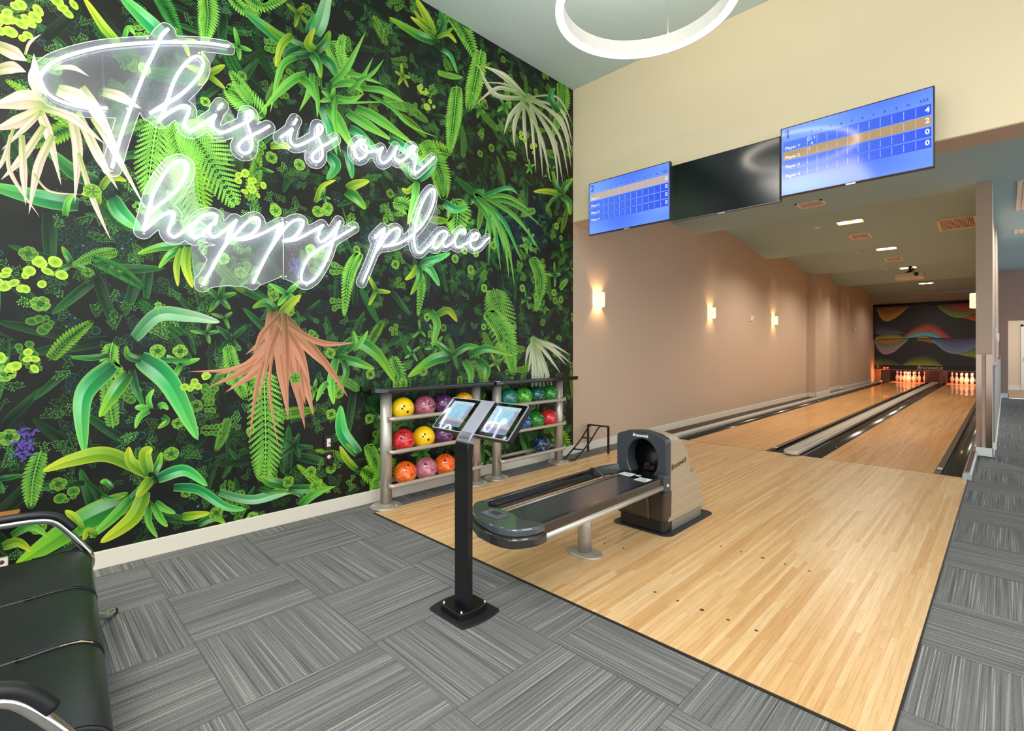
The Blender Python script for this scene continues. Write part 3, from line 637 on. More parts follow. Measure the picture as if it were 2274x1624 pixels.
# ================================================================ neon words
NX = XW + .075
def Np(x, y): return at_x(x, y, NX)
STROKES = {
'This': [[(508,102.7),(450,95),(357,93.5),(281,98),(225,104.7),(169,118),(126.6,133.7),(98.5,154.8),(88.7,174.5),(97,197),(118,216.7),(146,229),(180,238),(208,240.6),(238,240)],
 [(374,64),(360,77.4),(349,101),(326.5,149),(298,219.5),(270,298),(249,373)],
 [(333.6,251.7),(360.3,234.5),(396.5,213.8),(424,189.7),(444.8,163.8),(451.7,143),(448.3,131),(438,125),(420.7,132.8),(403.4,151.7),(388,177.6),(375.9,210.3),(363.8,246.5),(354.3,266.4)],
 [(354.3,266.4),(377.6,248.3),(403.4,235.3),(417,236),(421.5,243),(417,255),(411,269),(412,281),(422,289.7),(436,284.5),(458.6,269),(480,254.3)],
 [(480,254.3),(475,263.8),(472.4,277.6),(477.6,288),(488,294),(503.4,291.4),(524,282),(541.4,274),(555,267),(562,255),(557,246.5),(550,248.3),(546.5,258.6),(548.3,272.4),(557,298.3),(560.3,320.7),(555,336),(543,340.5),(532,334.5),(531,322.4),(541.4,310.3),(558.6,301),(579,291.4),(599,279.3)],
 [(484.5,243),(494,230)]],
'is': [[(623.4,305),(636.8,296),(650,286),(646,296.8),(644.3,308.5),(647.6,318.5),(656.8,323.5),(671.9,320),(693.6,308.5),(708.6,299.3),(716,288.5),(713.6,278.4),(707,277.6),(704.4,286.8),(705.3,301.8),(712,318.5),(716,335),(715.3,348.6),(707,358.6),(697,357.8),(692.7,350.3),(697,340.3),(708.6,330),(727,319.4),(748,306)],
 [(651.8,276.8),(659.3,264.2)]],
'our': [[(812.2,312.7),(800.5,311),(790.5,320.2),(786.3,333.6),(788.8,347),(798.9,352.8),(810.6,347),(815.6,335.3),(812.2,323.6),(803.9,317.7),(800.5,323),(805.5,331),(817.2,337),(830.6,335.3),(842.3,332),(850.7,327.7)],
 [(850.7,327.7),(845.7,338.6),(843,350.3),(848.2,361.2),(857.4,360.3),(869,348.6),(882.4,324.4)],
 [(882.4,324.4),(877.4,340.3),(878.2,353.6),(885.8,359.5),(897.5,354.5),(909.2,343.6),(919.2,334),(922.5,327),(918,323.5),(911.5,328),(911.7,335.3),(919.2,341),(925,348.6),(922.5,363.7),(920,375.4),(923.4,384.6),(930.9,380.4),(947.6,365.3),(964.3,348.6)]],
'happy': [[(318.3,512.8),(328.4,476),(336.6,443.7),(346.7,417.3),(363,389),(381.3,366.6),(399.5,356.4),(413.7,360.5),(416.8,372.7),(410.7,393),(395.5,417.3),(373,439.7),(348.7,460),(332.5,474.2)],
 [(318.3,512.8),(344.7,490.5),(365,476.3),(381.3,470),(387.3,476.3),(383.3,490.5),(377,504.7),(375,516.9),(383.3,526),(393.4,524),(413.7,508.8),(432,494.5),(450.3,480.3),(468.6,474.2),(480.8,478.3),(479.8,490.5),(475.7,498.6)],
 [(442,486.4),(428,502.7),(424,516.9),(432,528),(446.3,523),(460.5,508.8),(470.6,496.6)],
 [(470.6,496.6),(465.5,510.8),(468.6,523),(478.8,526),(495,514.8),(511.3,502.7),(525.5,488.4)],
 [(525.5,488.4),(515.3,508.8),(503,539),(491,559.5),(474.7,590),(451.3,632.7)],
 [(491,559.5),(505,540),(520,525),(533.2,509.4),(549,493.5),(563.5,484.3),(572.8,484.3),(576.7,492.2),(572.8,505.4),(563.5,516),(551.7,523.9),(537,528.5),(524,530.5)],
 [(524,531),(542.4,531.8),(563.5,526.5),(586,517.3),(605.7,506.7),(628.2,494.9)],
 [(628.2,494.9),(619,513.3),(609.7,535.7),(593.9,564.8),(578,596.4),(562.2,629.4)],
 [(593.9,564.8),(609.7,539.7),(622.9,521.2),(636,504),(649.3,492.2),(662.5,487.6),(671.7,489.6),(673.7,497.5),(667.8,510.7),(659.8,521.2),(649.3,529),(632,534.4)],
 [(632,535),(652,533.8),(673,525.2),(694,513.3),(718.5,499.5)],
 [(718.5,499.5),(711.3,509.4),(707.3,521.2),(706,530.5),(711.3,537),(720.5,534.4),(733.7,522.6),(745.6,506.7),(755.5,490.9)],
 [(755.5,490.9),(749.5,508),(743,526.5),(735,552.9),(725.8,576.6),(711.3,603),(696.8,621.5),(681,629.4),(670.4,624),(669,611),(675.7,589.8),(686.2,572.7),(704.7,556.9),(725.8,543.7),(744.3,531.8),(765.4,518.6),(789,504)]],
'place': [[(833,529.3),(843,517),(854.7,506.2)],[(854.7,506.2),(850.8,520),(841.6,538.5),(832.3,563),(820,594),(806,627)],
 [(832.3,563),(846.2,543),(857,526.2),(869.3,512.4),(881.6,506.2),(888.5,512.4),(884.7,526.2),(875.4,537),(863,544.7),(852.3,547)],
 [(852.3,547.6),(872.4,544.7),(890.8,538.5),(910.8,526.2),(927.8,510.8),(943,492.4),(957,466.2),(964.7,441.6),(965.5,424.6),(959.3,420),(946.2,435.4),(933.9,461.6),(924.7,492.4),(920,520),(920.8,543),(926.2,558.5),(935.5,561.6),(946.2,552.4),(958.5,538.5),(970.9,523),(981.6,513.9),(990.9,513.9),(993.2,521.6),(989,530.8)],
 [(970.9,523),(963.2,538.5),(963.2,549.3),(970.9,550.8),(978.6,541.6),(987,529.3)],
 [(987,529.3),(984,541.6),(987.8,547.8),(995.5,546.2),(1006.3,535.4),(1015.5,521.6),(1026.3,510.8),(1031.7,512.4),(1031.7,521.6)],
 [(1015.5,521.6),(1010,535.4),(1012.4,546.2),(1021.6,549.3),(1034,541.6),(1046.3,535),(1058.6,531.4),(1063,523),(1058.6,517.7),(1050.9,523),(1044.7,535.4),(1046.3,547.8),(1055.5,553),(1067.8,547.8),(1077,537),(1086.3,527.8)]]}
FILL = {'This': [[(238,240),(285,243)],[(180,170),(300,170)]], 'happy': [[(451,625),(505,618),(562,624)],[(562,624),(625,600),(681,624)],[(500,590),(560,590),(620,590),(670,590)],[(470,560),(640,560),(700,560)]], 'place': [], 'is': [], 'our': []}
LABEL = {'This': ('largest word, top left', ), 'is': ('smallest word, right after This', ), 'our': ('end of the upper line', ), 'happy': ('lower line, left word with three tall loops', ), 'place': ('lower line, right word', )}
neon_e = mat('neon_white', (255,255,255), .5, emit=(236,238,255), estr=11.0)
base_w = mat('neon_backing_strip', (235,235,240), .5, emit=(236,238,255), estr=2.5)
def acrylic():
    k = NT('clear_acrylic'); t = k.t; out = [n for n in t.nodes if n.type == 'OUTPUT_MATERIAL'][0]
    tr = k.n('ShaderNodeBsdfTransparent'); tr.inputs['Color'].default_value = (.97,.975,.98,1)
    df = k.n('ShaderNodeBsdfDiffuse'); df.inputs['Color'].default_value = (.85,.86,.9,1)
    tl = k.n('ShaderNodeBsdfTranslucent'); tl.inputs['Color'].default_value = (.85,.86,.9,1)
    gl = k.n('ShaderNodeBsdfGlossy'); gl.inputs['Roughness'].default_value = .12
    m0 = k.n('ShaderNodeMixShader'); m0.inputs[0].default_value = .5; k.l(df.outputs[0], m0.inputs[1]); k.l(tl.outputs[0], m0.inputs[2])
    m1 = k.n('ShaderNodeMixShader'); m1.inputs[0].default_value = .20; k.l(tr.outputs[0], m1.inputs[1]); k.l(m0.outputs[0], m1.inputs[2])
    m2 = k.n('ShaderNodeMixShader'); m2.inputs[0].default_value = .03; k.l(m1.outputs[0], m2.inputs[1]); k.l(gl.outputs[0], m2.inputs[2])
    k.l(m2.outputs[0], out.inputs['Surface']); return k.m
acr_m = acrylic(); edge_m = mat('acrylic_edge', (245,247,250), .35, trans=.0)  # edge white stands in for light caught by the clear panel's rim
def outline(segs, R, step=.006):
    A = np.array([s[0] for s in segs]); B = np.array([s[1] for s in segs])
    mn = np.minimum(A.min(0), B.min(0)) - R - .03; mx = np.maximum(A.max(0), B.max(0)) + R + .03
    nx, ny = int((mx[0]-mn[0])/step)+2, int((mx[1]-mn[1])/step)+2
    gx, gy = np.meshgrid(mn[0]+np.arange(nx)*step, mn[1]+np.arange(ny)*step, indexing='ij')
    D = np.full((nx, ny), 1e9, np.float32)
    for a, b in zip(A, B):
        d = b - a; L = (d*d).sum() + 1e-12
        i0, i1 = [int((min(a[0], b[0])-R-.02-mn[0])/step)-1, int((max(a[0], b[0])+R+.02-mn[0])/step)+2]; j0, j1 = [int((min(a[1], b[1])-R-.02-mn[1])/step)-1, int((max(a[1], b[1])+R+.02-mn[1])/step)+2]
        i0 = max(i0, 0); j0 = max(j0, 0); sx, sy = gx[i0:i1, j0:j1], gy[i0:i1, j0:j1]
        t = np.clip(((sx-a[0])*d[0] + (sy-a[1])*d[1])/L, 0, 1)
        q = np.hypot(sx-a[0]-t*d[0], sy-a[1]-t*d[1]); D[i0:i1, j0:j1] = np.minimum(D[i0:i1, j0:j1], q)
    D[D > 1] = R + .05
    # fill enclosed holes: everything outside not reachable from the border
    out = np.zeros(D.shape, bool); st = [(0, 0)]; out[0, 0] = True; free = D > R
    while st:
        i, j = st.pop()
        for a, b in ((i+1, j), (i-1, j), (i, j+1), (i, j-1)):
            if 0 <= a < nx and 0 <= b < ny and free[a, b] and not out[a, b]: out[a, b] = True; st.append((a, b))
    V = np.where(out, D - R, np.minimum(D - R, -.002)); V = np.where(~out & free, -.02, V)
    edges = {}
    def ip(i, j, k, l):
        a, b = V[i, j], V[k, l]; t = a/(a-b); return (mn[0]+(i+(k-i)*t)*step, mn[1]+(j+(l-j)*t)*step)
    nxt = {}; pos = {}
    for i, j in np.argwhere((V[:-1, :-1] < 0) | (V[1:, :-1] < 0) | (V[1:, 1:] < 0) | (V[:-1, 1:] < 0)):
        c = [(i, j), (i+1, j), (i+1, j+1), (i, j+1)]; s = [V[p] < 0 for p in c]
        if all(s): continue
        cr = []
        for k in range(4):
            if s[k] != s[(k+1) % 4]:
                p, q = c[k], c[(k+1) % 4]; key = (min(p, q), max(p, q)); pos[key] = ip(*key[0], *key[1]); cr.append((key, s[k]))
        for k in range(0, len(cr)):
            if cr[k][1]:   # leaving inside
                m = cr[(k+1) % len(cr)]; nxt[cr[k][0]] = m[0]
    best = []
    seen = set()
    for k0 in nxt:
        if k0 in seen: continue
        loop = []; k = k0
        while k in nxt and k not in seen: seen.add(k); loop.append(pos[k]); k = nxt[k]
        if len(loop) > len(best): best = loop
    n = len(best); sm = [tuple(sum(best[(i+o) % n][a] for o in (-2, -1, 0, 1, 2))/5 for a in (0, 1)) for i in range(n)]
    return sm[::2]
def make_word(word, label):
    W = STROKES[word]; segs = []
    allp = [Np(*p) for s in W for p in s]; base = (XW, sum(p[1] for p in allp)/len(allp), min(p[2] for p in allp))
    th = thing('neon_word', label, 'neon sign', base, 'neon words of the wall sign')
    tb = MB(); bk = MB()
    for s in W:
        sp = smooth_pts(s, 5) if len(s) > 2 else s; pts = [Np(*p) for p in sp]
        tb.tube(pts, .0085, 8); bk.tube([(XW+.062, p[1], p[2]) for p in pts], .0045, 6)
        segs += [((a[1], a[2]), (b[1], b[2])) for a, b in zip(pts, pts[1:])]
    tb.build('neon_tube', neon_e, th); bk.build('tube_base', base_w, th)
    for s in FILL[word]:
        pts = [Np(*p) for p in s]; segs += [((a[1], a[2]), (b[1], b[2])) for a, b in zip(pts, pts[1:])]
    ol = outline(segs, .048); X0, X1 = XW+.046, XW+.051
    bm = bmesh.new(); vv = [bm.verts.new((X1, p[0], p[1])) for p in ol]; f = bm.faces.new(vv); bmesh.ops.triangulate(bm, faces=[f], ngon_method='EAR_CLIP')
    me = bpy.data.meshes.new('backing_panel'); bm.to_mesh(me); bm.free(); me.materials.append(acr_m)
    o = bpy.data.objects.new('backing_panel', me); C.objects.link(o); attach(o, th); o['label'] = 'clear acrylic backing cut round the word'
    n = len(ol); eb = MB()
    eb.tube([(X1-.002, p[0], p[1]) for p in ol], .0017, 5, closed=True)
    if word == 'happy': a = at_x(629, 487, X1); b = at_x(629, 622, X1); eb.tube([a, b], .0022, 5)
    if word == 'place': a = at_x(908, 510, X1); b = at_x(908, 541, X1); eb.tube([a, b], .0022, 5)
    eb.build('panel_edge', edge_m, th)
    return th, ol
SCREW = {'This': [(327,84),(512,101),(97,208),(282,242),(442,118),(353,274),(577,271),(537,350),(248,381)], 'is': [(659,258),(625,312),(743,299),(702,368)], 'our': [(811,308),(797,358),(957,345),(921,390)],
 'happy': [(417,366),(319,520),(484,478),(447,638),(626,487),(636,493),(773,502),(624,615),(634,615),(681,636)], 'place': [(962,414),(832,522),(805,632),(905,512),(911,508),(905,538),(965,555),(1051,557),(1084,523)]}
for wd, lb in [('This', 'glowing white neon word This, the largest, at the upper left of the mural'), ('is', 'glowing white neon word is, the shortest, just right of the word This'),
               ('our', 'glowing white neon word our at the right end of the upper line'), ('happy', 'glowing white neon word happy in the lower line, left of place'), ('place', 'glowing white neon word place at the right end of the lower line')]:
    th, ol = make_word(wd, lb)
    for p in SCREW[wd]:
        q = at_x(p[0], p[1], XW+.05); MB().lathe([(.005, XW), (.005, XW+.051), (.008, XW+.0515), (.008, XW+.055), (1e-5, XW+.056)], (0, q[1], q[2]), 10, 'x').build('standoff_screw', silver_m, th)
# ================================================================ ball racks
XP = -3.83
def rack(y0, y1, zr, ends, label):
    th = thing('ball_rack', label, 'ball rack', (XP, (y0+y1)/2, 0), 'ball racks along the mural wall')
    for y in (y0, y1):
        po = MB().lathe([(.05, .012), (.05, .992)], (XP, y, 0), 28).build('post', silver_m, th)
        fl = MB().lathe([(.135, 0), (.135, .006), (.12, .014), (.06, .02), (.051, .03)], (XP, y, -.006), 32)
        for a in (.5, 2.6, 4.2): fl.lathe([(.012, .01), (.012, .022), (1e-5, .024)], (XP+.1*math.cos(a), y+.1*math.sin(a), -.006), 8)
        f = fl.build('base_flange', silver_m, po)
    for z in zr:
        for sx, X in ((1, XP+.10), (-1, XP-.10)):
            r = .019; e = .04
            p = [(XP+sx*.045, y0-.005, z), (X-sx*.012, y0-.005, z), (X-sx*.002, y0+.006, z), (X, y0+e*.6, z), (X, y0+.2, z), (X, y1-.2, z), (X, y1-e*.6, z), (X-sx*.002, y1-.006, z), (X-sx*.012, y1+.005, z), (XP+sx*.045, y1+.005, z)]
            rl = MB().tube(p, r, 14).build('rail', silver_m, th)
            if sx > 0:
                for y in (y0, y1): MB().sphere((X-.02, y+(.02 if y == y1 else -.02), z+.022), .009, 8, 6).build('bolt', chrome_m, rl)
    a, b = ends; xo, xi = -3.715, -4.005
    out = [(xi, a), (xo-.10, a)] + [(xo-.10+.10*math.sin(t), a+.10-.10*math.cos(t)) for t in (.4, .8, 1.2, 1.57)] + [(xo, b-.03)] + [(xo-.03+.03*math.cos(t), b-.03+.03*math.sin(t)) for t in (.5, 1.0, 1.57)] + [(xi, b)]
    MB().prism(out, 'z', .985, 1.030).build('counter_top', blackgloss_m, th, bev=.008, seg=3)
    return th
RZ = (.182, .475, .760)
rack(2.296, 3.324, RZ, (2.15, 3.50), 'silver tube ball rack with black top at the near left, full of bowling balls')
rack(3.620, 4.647, RZ, (3.51, 4.90), 'silver tube ball rack with black top at the far right, lower shelf nearly empty')
def ball_mat(name, c0, c1, c2, sc=3.0, dist=2.5, rough=.12):
    k = NT('ball_' + name); tc = k.n('ShaderNodeTexCoord')
    n = k.n('ShaderNodeTexNoise', Scale=sc*3, Detail=2.0, Distortion=dist); k.l(tc.outputs['Object'], n.inputs['Vector'])
    k.l(k.ramp(n.outputs['Fac'], [(.32, lin(*c0)), (.48, lin(*c1)), (.56, lin(*c1)), (.68, lin(*c2))]), k.b.inputs['Base Color'])
    k.b.inputs['Roughness'].default_value = rough; k.b.inputs['Coat Weight'].default_value = .5; k.b.inputs['Coat Roughness'].default_value = .05
    return k.m
BM = {'yellow': ball_mat('yellow', (232,176,8), (248,204,20), (252,214,50), 1.0, 1), 'mauve': ball_mat('mauve', (116,58,82), (164,92,112), (206,136,140)), 'purple': ball_mat('purple', (44,22,48), (88,44,88), (130,84,130)),
 'gold': ball_mat('gold', (206,140,10), (232,164,14), (244,186,40), 1, 1), 'red': ball_mat('red', (160,22,30), (202,38,44), (236,84,84)), 'plum': ball_mat('plum', (70,24,40), (112,44,62), (140,70,84)),
 'orange': ball_mat('orange', (206,66,10), (236,98,20), (250,160,90)), 'pink': ball_mat('pink', (148,78,98), (190,112,130), (226,160,160)), 'crimson': ball_mat('crimson', (190,30,60), (216,50,80), (230,90,110)),
 'teal': ball_mat('teal', (10,66,62), (26,112,98), (70,150,120)), 'lime': ball_mat('lime', (8,84,30), (60,160,40), (140,206,50)), 'dteal': ball_mat('dteal', (8,50,46), (20,86,78), (50,130,112)),
 'green': ball_mat('green', (4,70,24), (30,122,34), (60,160,50)), 'bluestripe': ball_mat('bluestripe', (6,30,60), (24,84,140), (150,196,220), 5, 3), 'blue': ball_mat('blue', (4,10,26), (14,50,84), (90,140,170), 2.5, 3)}
BR = .1035
proto = MB().sphere((0,0,0), BR, 40, 24)
bme = None; hole_m = mat('hole_dark', (8,6,6), .6)
def ball(x, z, y, key, label, hd, group):
    """hd: direction (toward the room) in which the finger holes face"""
    global bme
    th = MB().sphere((0,0,0), BR, 40, 24)
    o = th.build('bowling_ball', BM[key], loc=None); o.location = (x, y, z)
    WLOC[o.name] = (x, y, z); tag(o, label, 'bowling ball', group)
    d = Vector(hd).normalized(); t = d.orthogonal().normalized(); b = d.cross(t)
    for (p, q), r in (((-.13, .0), .009), ((.13, .02), .009), ((.0, -.62), .011)):
        n = (d + t*p + b*q).normalized(); c = n*(BR+.0006); u = n.orthogonal().normalized(); w = n.cross(u)
        hb = MB(); hb.add([tuple(c)] + [tuple(c + (u*math.cos(a*math.pi/7)+w*math.sin(a*math.pi/7))*r - n*.0012) for a in range(14)], [(0, 1+k, 1+(k+1) % 14) for k in range(14)]); h = hb.build('finger_hole', hole_m); h.parent = o
    o.rotation_euler = (0, 0, 0)
BZ = [z + .070 for z in RZ]
G1, G2 = 'balls on the left rack', 'balls on the right rack'
for y, key, lb, hd in [(2.462, 'yellow', 'bright yellow bowling ball, first on the top shelf of the left rack', (.9,-.5,.2)), (2.70, 'mauve', 'dusty mauve bowling ball beside the yellow one on the top shelf of the left rack', (.9,-.1,.4)),
    (2.915, 'purple', 'dark purple bowling ball on the top shelf of the left rack behind the kiosk screen', (.2,-.9,.3)), (3.165, 'gold', 'golden yellow bowling ball, last on the top shelf of the left rack', (.5,-.3,.9))]:
    ball(XP, BZ[2], y, key, lb, hd, G1)
for y, key, lb, hd in [(2.472, 'red', 'red bowling ball, first on the middle shelf of the left rack', (.5,-.4,.8)), (2.69, 'yellow', 'bright yellow bowling ball beside the red one on the middle shelf', (.9,-.6,.35)),
    (2.915, 'purple', 'purple swirled bowling ball on the middle shelf of the left rack', (-.2,-.5,.8)), (3.13, 'plum', 'dark plum bowling ball half hidden by the kiosk neck, middle shelf', (0,.2,.9))]:
    ball(XP, BZ[1], y, key, lb, hd, G1)
for y, key, lb, hd in [(2.49, 'orange', 'orange swirled bowling ball, first on the bottom shelf of the left rack', (.3,.3,.9)), (2.715, 'pink', 'dusty pink bowling ball between two orange ones on the bottom shelf', (.4,-.2,.9)),
    (2.935, 'orange', 'orange swirled bowling ball right of the pink one, bottom shelf, beside the kiosk post', (.4,-.2,.85)), (3.16, 'crimson', 'crimson bowling ball at the right end of the bottom shelf behind the kiosk post', (0,0,1))]:
    ball(XP, BZ[0], y, key, lb, hd, G1)
for y, key, lb, hd in [(3.80, 'teal', 'pale teal bowling ball, first on the top shelf of the right rack', (-.3,0,.9)), (4.03, 'lime', 'bright green marbled bowling ball between two teal ones on the top shelf', (.5,-.2,.9)),
    (4.25, 'dteal', 'dark teal bowling ball with holes facing the room, top shelf of the right rack', (.95,-.5,0)), (4.475, 'green', 'deep green bowling ball at the right end of the top shelf', (.6,.1,.8))]:
    ball(XP, BZ[2], y, key, lb, hd, G2)
for y, key, lb, hd in [(3.81, 'teal', 'teal bowling ball hidden behind the kiosk screen, middle shelf of the right rack', (0,0,1)), (4.015, 'bluestripe', 'blue bowling ball with white stripes, middle shelf of the right rack', (.2,-.8,.5)),
    (4.235, 'green', 'green bowling ball beside the red one on the middle shelf', (.7,-.3,.6)), (4.462, 'red', 'bright red bowling ball at the right end of the middle shelf', (.2,0,.9))]:
    ball(XP, BZ[1], y, key, lb, hd, G2)
ball(XP, BZ[0], 4.332, 'blue', 'dark blue swirled bowling ball alone on the bottom shelf of the right rack', (.6,-.3,.8), G2)
# ================================================================ score kiosk
KX = -1.987; hb0 = Vector((KX, 1.664, .928)); v = Vector((0, .151, .156)).normalized(); u = Vector((1,0,0)); nrm = Vector((0, -v.z, v.y)); HH = .217; HWd = .603
kth = thing('score_kiosk', 'tall black touchscreen kiosk with two tilted screens in front of the approach', 'kiosk', (KX, 1.64, 0))
def fr(o, a, b, c): M = Matrix((a, b, c)).transposed().to_4x4(); M.translation = o; return M
cen = hb0 + v*HH/2
blk = mat('kiosk_black', (16,16,18), .3); neck_sheen = mat('kiosk_neck_sheen', (150,150,160), .38, metal=.6)
m = MB(); m.M = fr(cen, u, v, nrm); hw = HWd/2
m.prism(rrect(-hw, hw, -HH/2, HH/2, .008), 'z', -.036, -.004); m.build('screen_housing', blk, kth, bev=.003)
m = MB(); m.M = fr(cen, u, v, nrm)
fo = rrect(-hw-.0012, hw+.0012, -HH/2-.0012, HH/2+.0012, .009); fi = rrect(-hw+.004, hw-.004, -HH/2+.004, HH/2-.004, .006); n_ = len(fo)
m.add([(x, y, 0) for x, y in fo] + [(x, y, 0) for x, y in fi] + [(x, y, -.006) for x, y in fo] + [(x, y, -.006) for x, y in fi], [(i, (i+1) % n_, n_+(i+1) % n_, n_+i) for i in range(n_)] + [(2*n_+i, 2*n_+(i+1) % n_, (i+1) % n_, i) for i in range(n_)] + [(n_+i, n_+(i+1) % n_, 3*n_+(i+1) % n_, 3*n_+i) for i in range(n_)])
m.build('bezel', mat('bezel_silver', (150,150,156), .35, metal=.6), kth)
glass_b = mat('screen_glass', (6,7,8), .03, spec=.6, coat=.3)
scr_em = vcmat('kiosk_screen_image', .04, emis=1.0)  # image colours paled to include reflections washing over the glass
for sgn in (-1, 1):
    x0, x1 = (-hw+.004, -.056) if sgn < 0 else (.056, hw-.004)
    m = MB(); m.M = fr(cen, u, v, nrm); m.box(x0, x1, -HH/2+.004, HH/2-.004, -.0045, -.001); g = m.build('glass_panel', glass_b, kth)
    m = MB(); m.vc = True; m.M = fr(cen, u, v, nrm); a, b = x0+.03, x1-.03; p, q = -HH/2+.026, HH/2-.022; z = -.0006
    NXg, NYg = 16, 12; random.seed(5+sgn); vs = []; cs = []
    for i in range(NXg+1):
        for j in range(NYg+1):
            t, s = i/NXg, j/NYg; c = np.array(lin(150,196,220))
            if s < .22: c = np.array(lin(120,130,160))
            elif s < .3: c = np.array(lin(200,170,168))
            if t > .82 and s > .3: c = np.array(lin(160,150,180))
            if t < .15: c = c*.6+np.array(lin(225,215,215))*.4
            if s > .85: c = np.array(lin(180,205,215))
            vs.append((a+(b-a)*t, p+(q-p)*s, z)); cs.append(cmul(c, random.uniform(.85, 1.1)))
    m.add(vs, [(i*(NYg+1)+j, (i+1)*(NYg+1)+j, (i+1)*(NYg+1)+j+1, i*(NYg+1)+j+1) for i in range(NXg) for j in range(NYg)], cs)
    m.build('display', scr_em, g)
# neck and post, one bent section; neck silver paints in ceiling reflection
pts_f = [hb0 + v*(HH+.0), hb0 + v*.02]; 
def bend(off):
    a = hb0 + v*HH + nrm*(.002-off); P = []
    P.append((a.y, a.z)); yb = 1.625 + off; base = hb0 + nrm*(.002-off); t = (yb - base.y)/v.y; zi = base.z + v.z*t
    for k in range(7):
        w = k/6; q0 = (yb + v.y*.045, zi + v.z*.045); q2 = (yb, zi - .045); q1 = (yb, zi)
        P.append(tuple((1-w)**2*q0[i] + 2*w*(1-w)*q1[i] + w*w*q2[i] for i in (0, 1)))
    return P, zi
Pf, zi = bend(0.0); Pb, _ = bend(.036)
w2 = .0525
MB().prism(Pf[:5] + Pb[:5][::-1], 'x', KX-w2, KX+w2).build('neck', neck_sheen, kth, bev=.003)
MB().prism(Pf[4:] + [(1.625, .036), (1.661, .036)] + Pb[4:][::-1], 'x', KX-w2, KX+w2).build('post', blk, kth, bev=.004)
m = MB(); m.M = fr(hb0 - v*.035, u, v, nrm)
for r in range(8):
    for c_ in range(7): m.box(-.040+.0118*c_, -.031+.0118*c_, .0+.0055*r, .0022+.0055*r, .0018, .0027)
m.build('speaker_slots', hole_m, kth)
m = MB(); m.M = fr(hb0 + v*(HH-.02), u, v, nrm); m.lathe([(.002, .002), (1e-5, .0032)], (.01,0,0), 8); m.build('camera_dot', hole_m, kth)
def plate(x0, x1, y0, y1, bulge): 
    out = [(x0, y0), (x1, y0)] ; n = 8
    out = [(x0+.01, y0)] + [(x0+.01+(x1-x0-.02)*i/n, y0) for i in range(1, n+1)] + [(x1 + bulge*math.sin(math.pi*i/n), y0+.01+(y1-y0-.02)*i/n) for i in range(n+1)] + [(x1-.01-(x1-x0-.02)*i/n, y1) for i in range(n+1)] + [(x0 - bulge*math.sin(math.pi*i/n), y1-.01-(y1-y0-.02)*i/n) for i in range(n+1)]
    return out
MB().prism(plate(KX-.17, KX+.11, 1.545, 1.80, .018), 'z', -.006, .004).build('floor_plate', mat('kiosk_plate', (26,27,30), .45), kth, bev=.002)
MB().prism(plate(KX-.115, KX+.055, 1.575, 1.765, .012), 'z', .004, .036).build('base', blk, kth, bev=.003)
for x, y in ((KX-.098, 1.592), (KX+.045, 1.592), (KX+.045, 1.75), (KX-.098, 1.75)):
    MB().lathe([(.008, .036), (.008, .040), (.0055, .041), (.0055, .047), (.003, .0485), (1e-5, .0485)], (x, y, 0), 12).build('bolt', chrome_m, kth)
# ================================================================ ball return
BX = -1.965
bth = thing('ball_return', 'dark grey and beige bowling ball return with long open tray on the wooden approach', 'ball return', (BX, 3.4, 0))
dg = mat('return_charcoal', (58,61,66), .32, spec=.5); dg2 = mat('return_dark_brown', (56,47,40), .3); bei = mat('return_beige', (176,158,132), .42, metal=.25); gpl = mat('return_gloss', (46,44,42), .12, coat=.4)
MB().prism(rrect(BX-.25, BX+.245, 3.33, 4.12, .07), 'z', 0, .006).build('floor_mat', mat('rubber_mat', (48,46,46), .6), bth)
# shell: loft of rounded sections along Y
def shell(st, hw, rad, z0=.006, k=10):
    vs = []; n = None
    for y, zt, hwid in st:
        sec = [(BX-hwid, z0)] + [(BX-hwid, z0+(zt-rad-z0)*i/4) for i in range(1, 5)]
        for i in range(k+1):
            a = math.pi*(1-i/k); sec.append((BX+(hwid)*math.cos(a)*(1 if abs(math.cos(a)) > .999 else 1), zt-rad+rad*(math.sin(a)**.6)))
        sec += [(BX+hwid, z0+(zt-rad-z0)*i/4) for i in (3, 2, 1)] + [(BX+hwid, z0)]
        n = len(sec); vs += [(x, y, z) for x, z in sec]
    fs = [(i*n+j, i*n+(j+1) % n, (i+1)*n+(j+1) % n, (i+1)*n+j) for i in range(len(st)-1) for j in range(n)]
    N = len(st); fs += [tuple((N-1)*n+j for j in range(n))]
    return vs, fs
HWD = .188
vs, fs = shell([(3.425, .742, HWD), (3.50, .744, HWD), (3.60, .718, HWD), (3.68, .668, HWD), (3.75, .595, HWD), (3.785, .48, HWD), (3.80, .42, HWD)], HWD, .06, z0=.08)
o = MB().add(vs, fs).build('side_shell', bei, bth, bev=.006)
hood = o
lv = []
for k, (a, b) in enumerate([((1498,1070.5),(1544.5,1043.9)), ((1501,1090),(1550,1066)), ((1501,1115),(1556,1084.6)), ((1503,1136),(1560,1104.5))]):
    p, q = at_x(a[0], a[1], BX+HWD), at_x(b[0], b[1], BX+HWD); X = HWD+.004+.003*k
    MB().prism([(3.41, .085), (3.41, p[2]), (p[1], p[2]), (q[1], q[2]), (q[1]+.012, q[2]-.03), (q[1]+.012, .085)], 'x', BX-X, BX+X).build('shell_step', bei, bth, bev=.004)
MB().prism(rrect(BX-HWD-.005, BX+HWD+.005, 3.40, 3.985, .02), 'z', .006, .09).build('plinth', mat('return_plinth', (150,146,138), .3, metal=.5), bth, bev=.003)
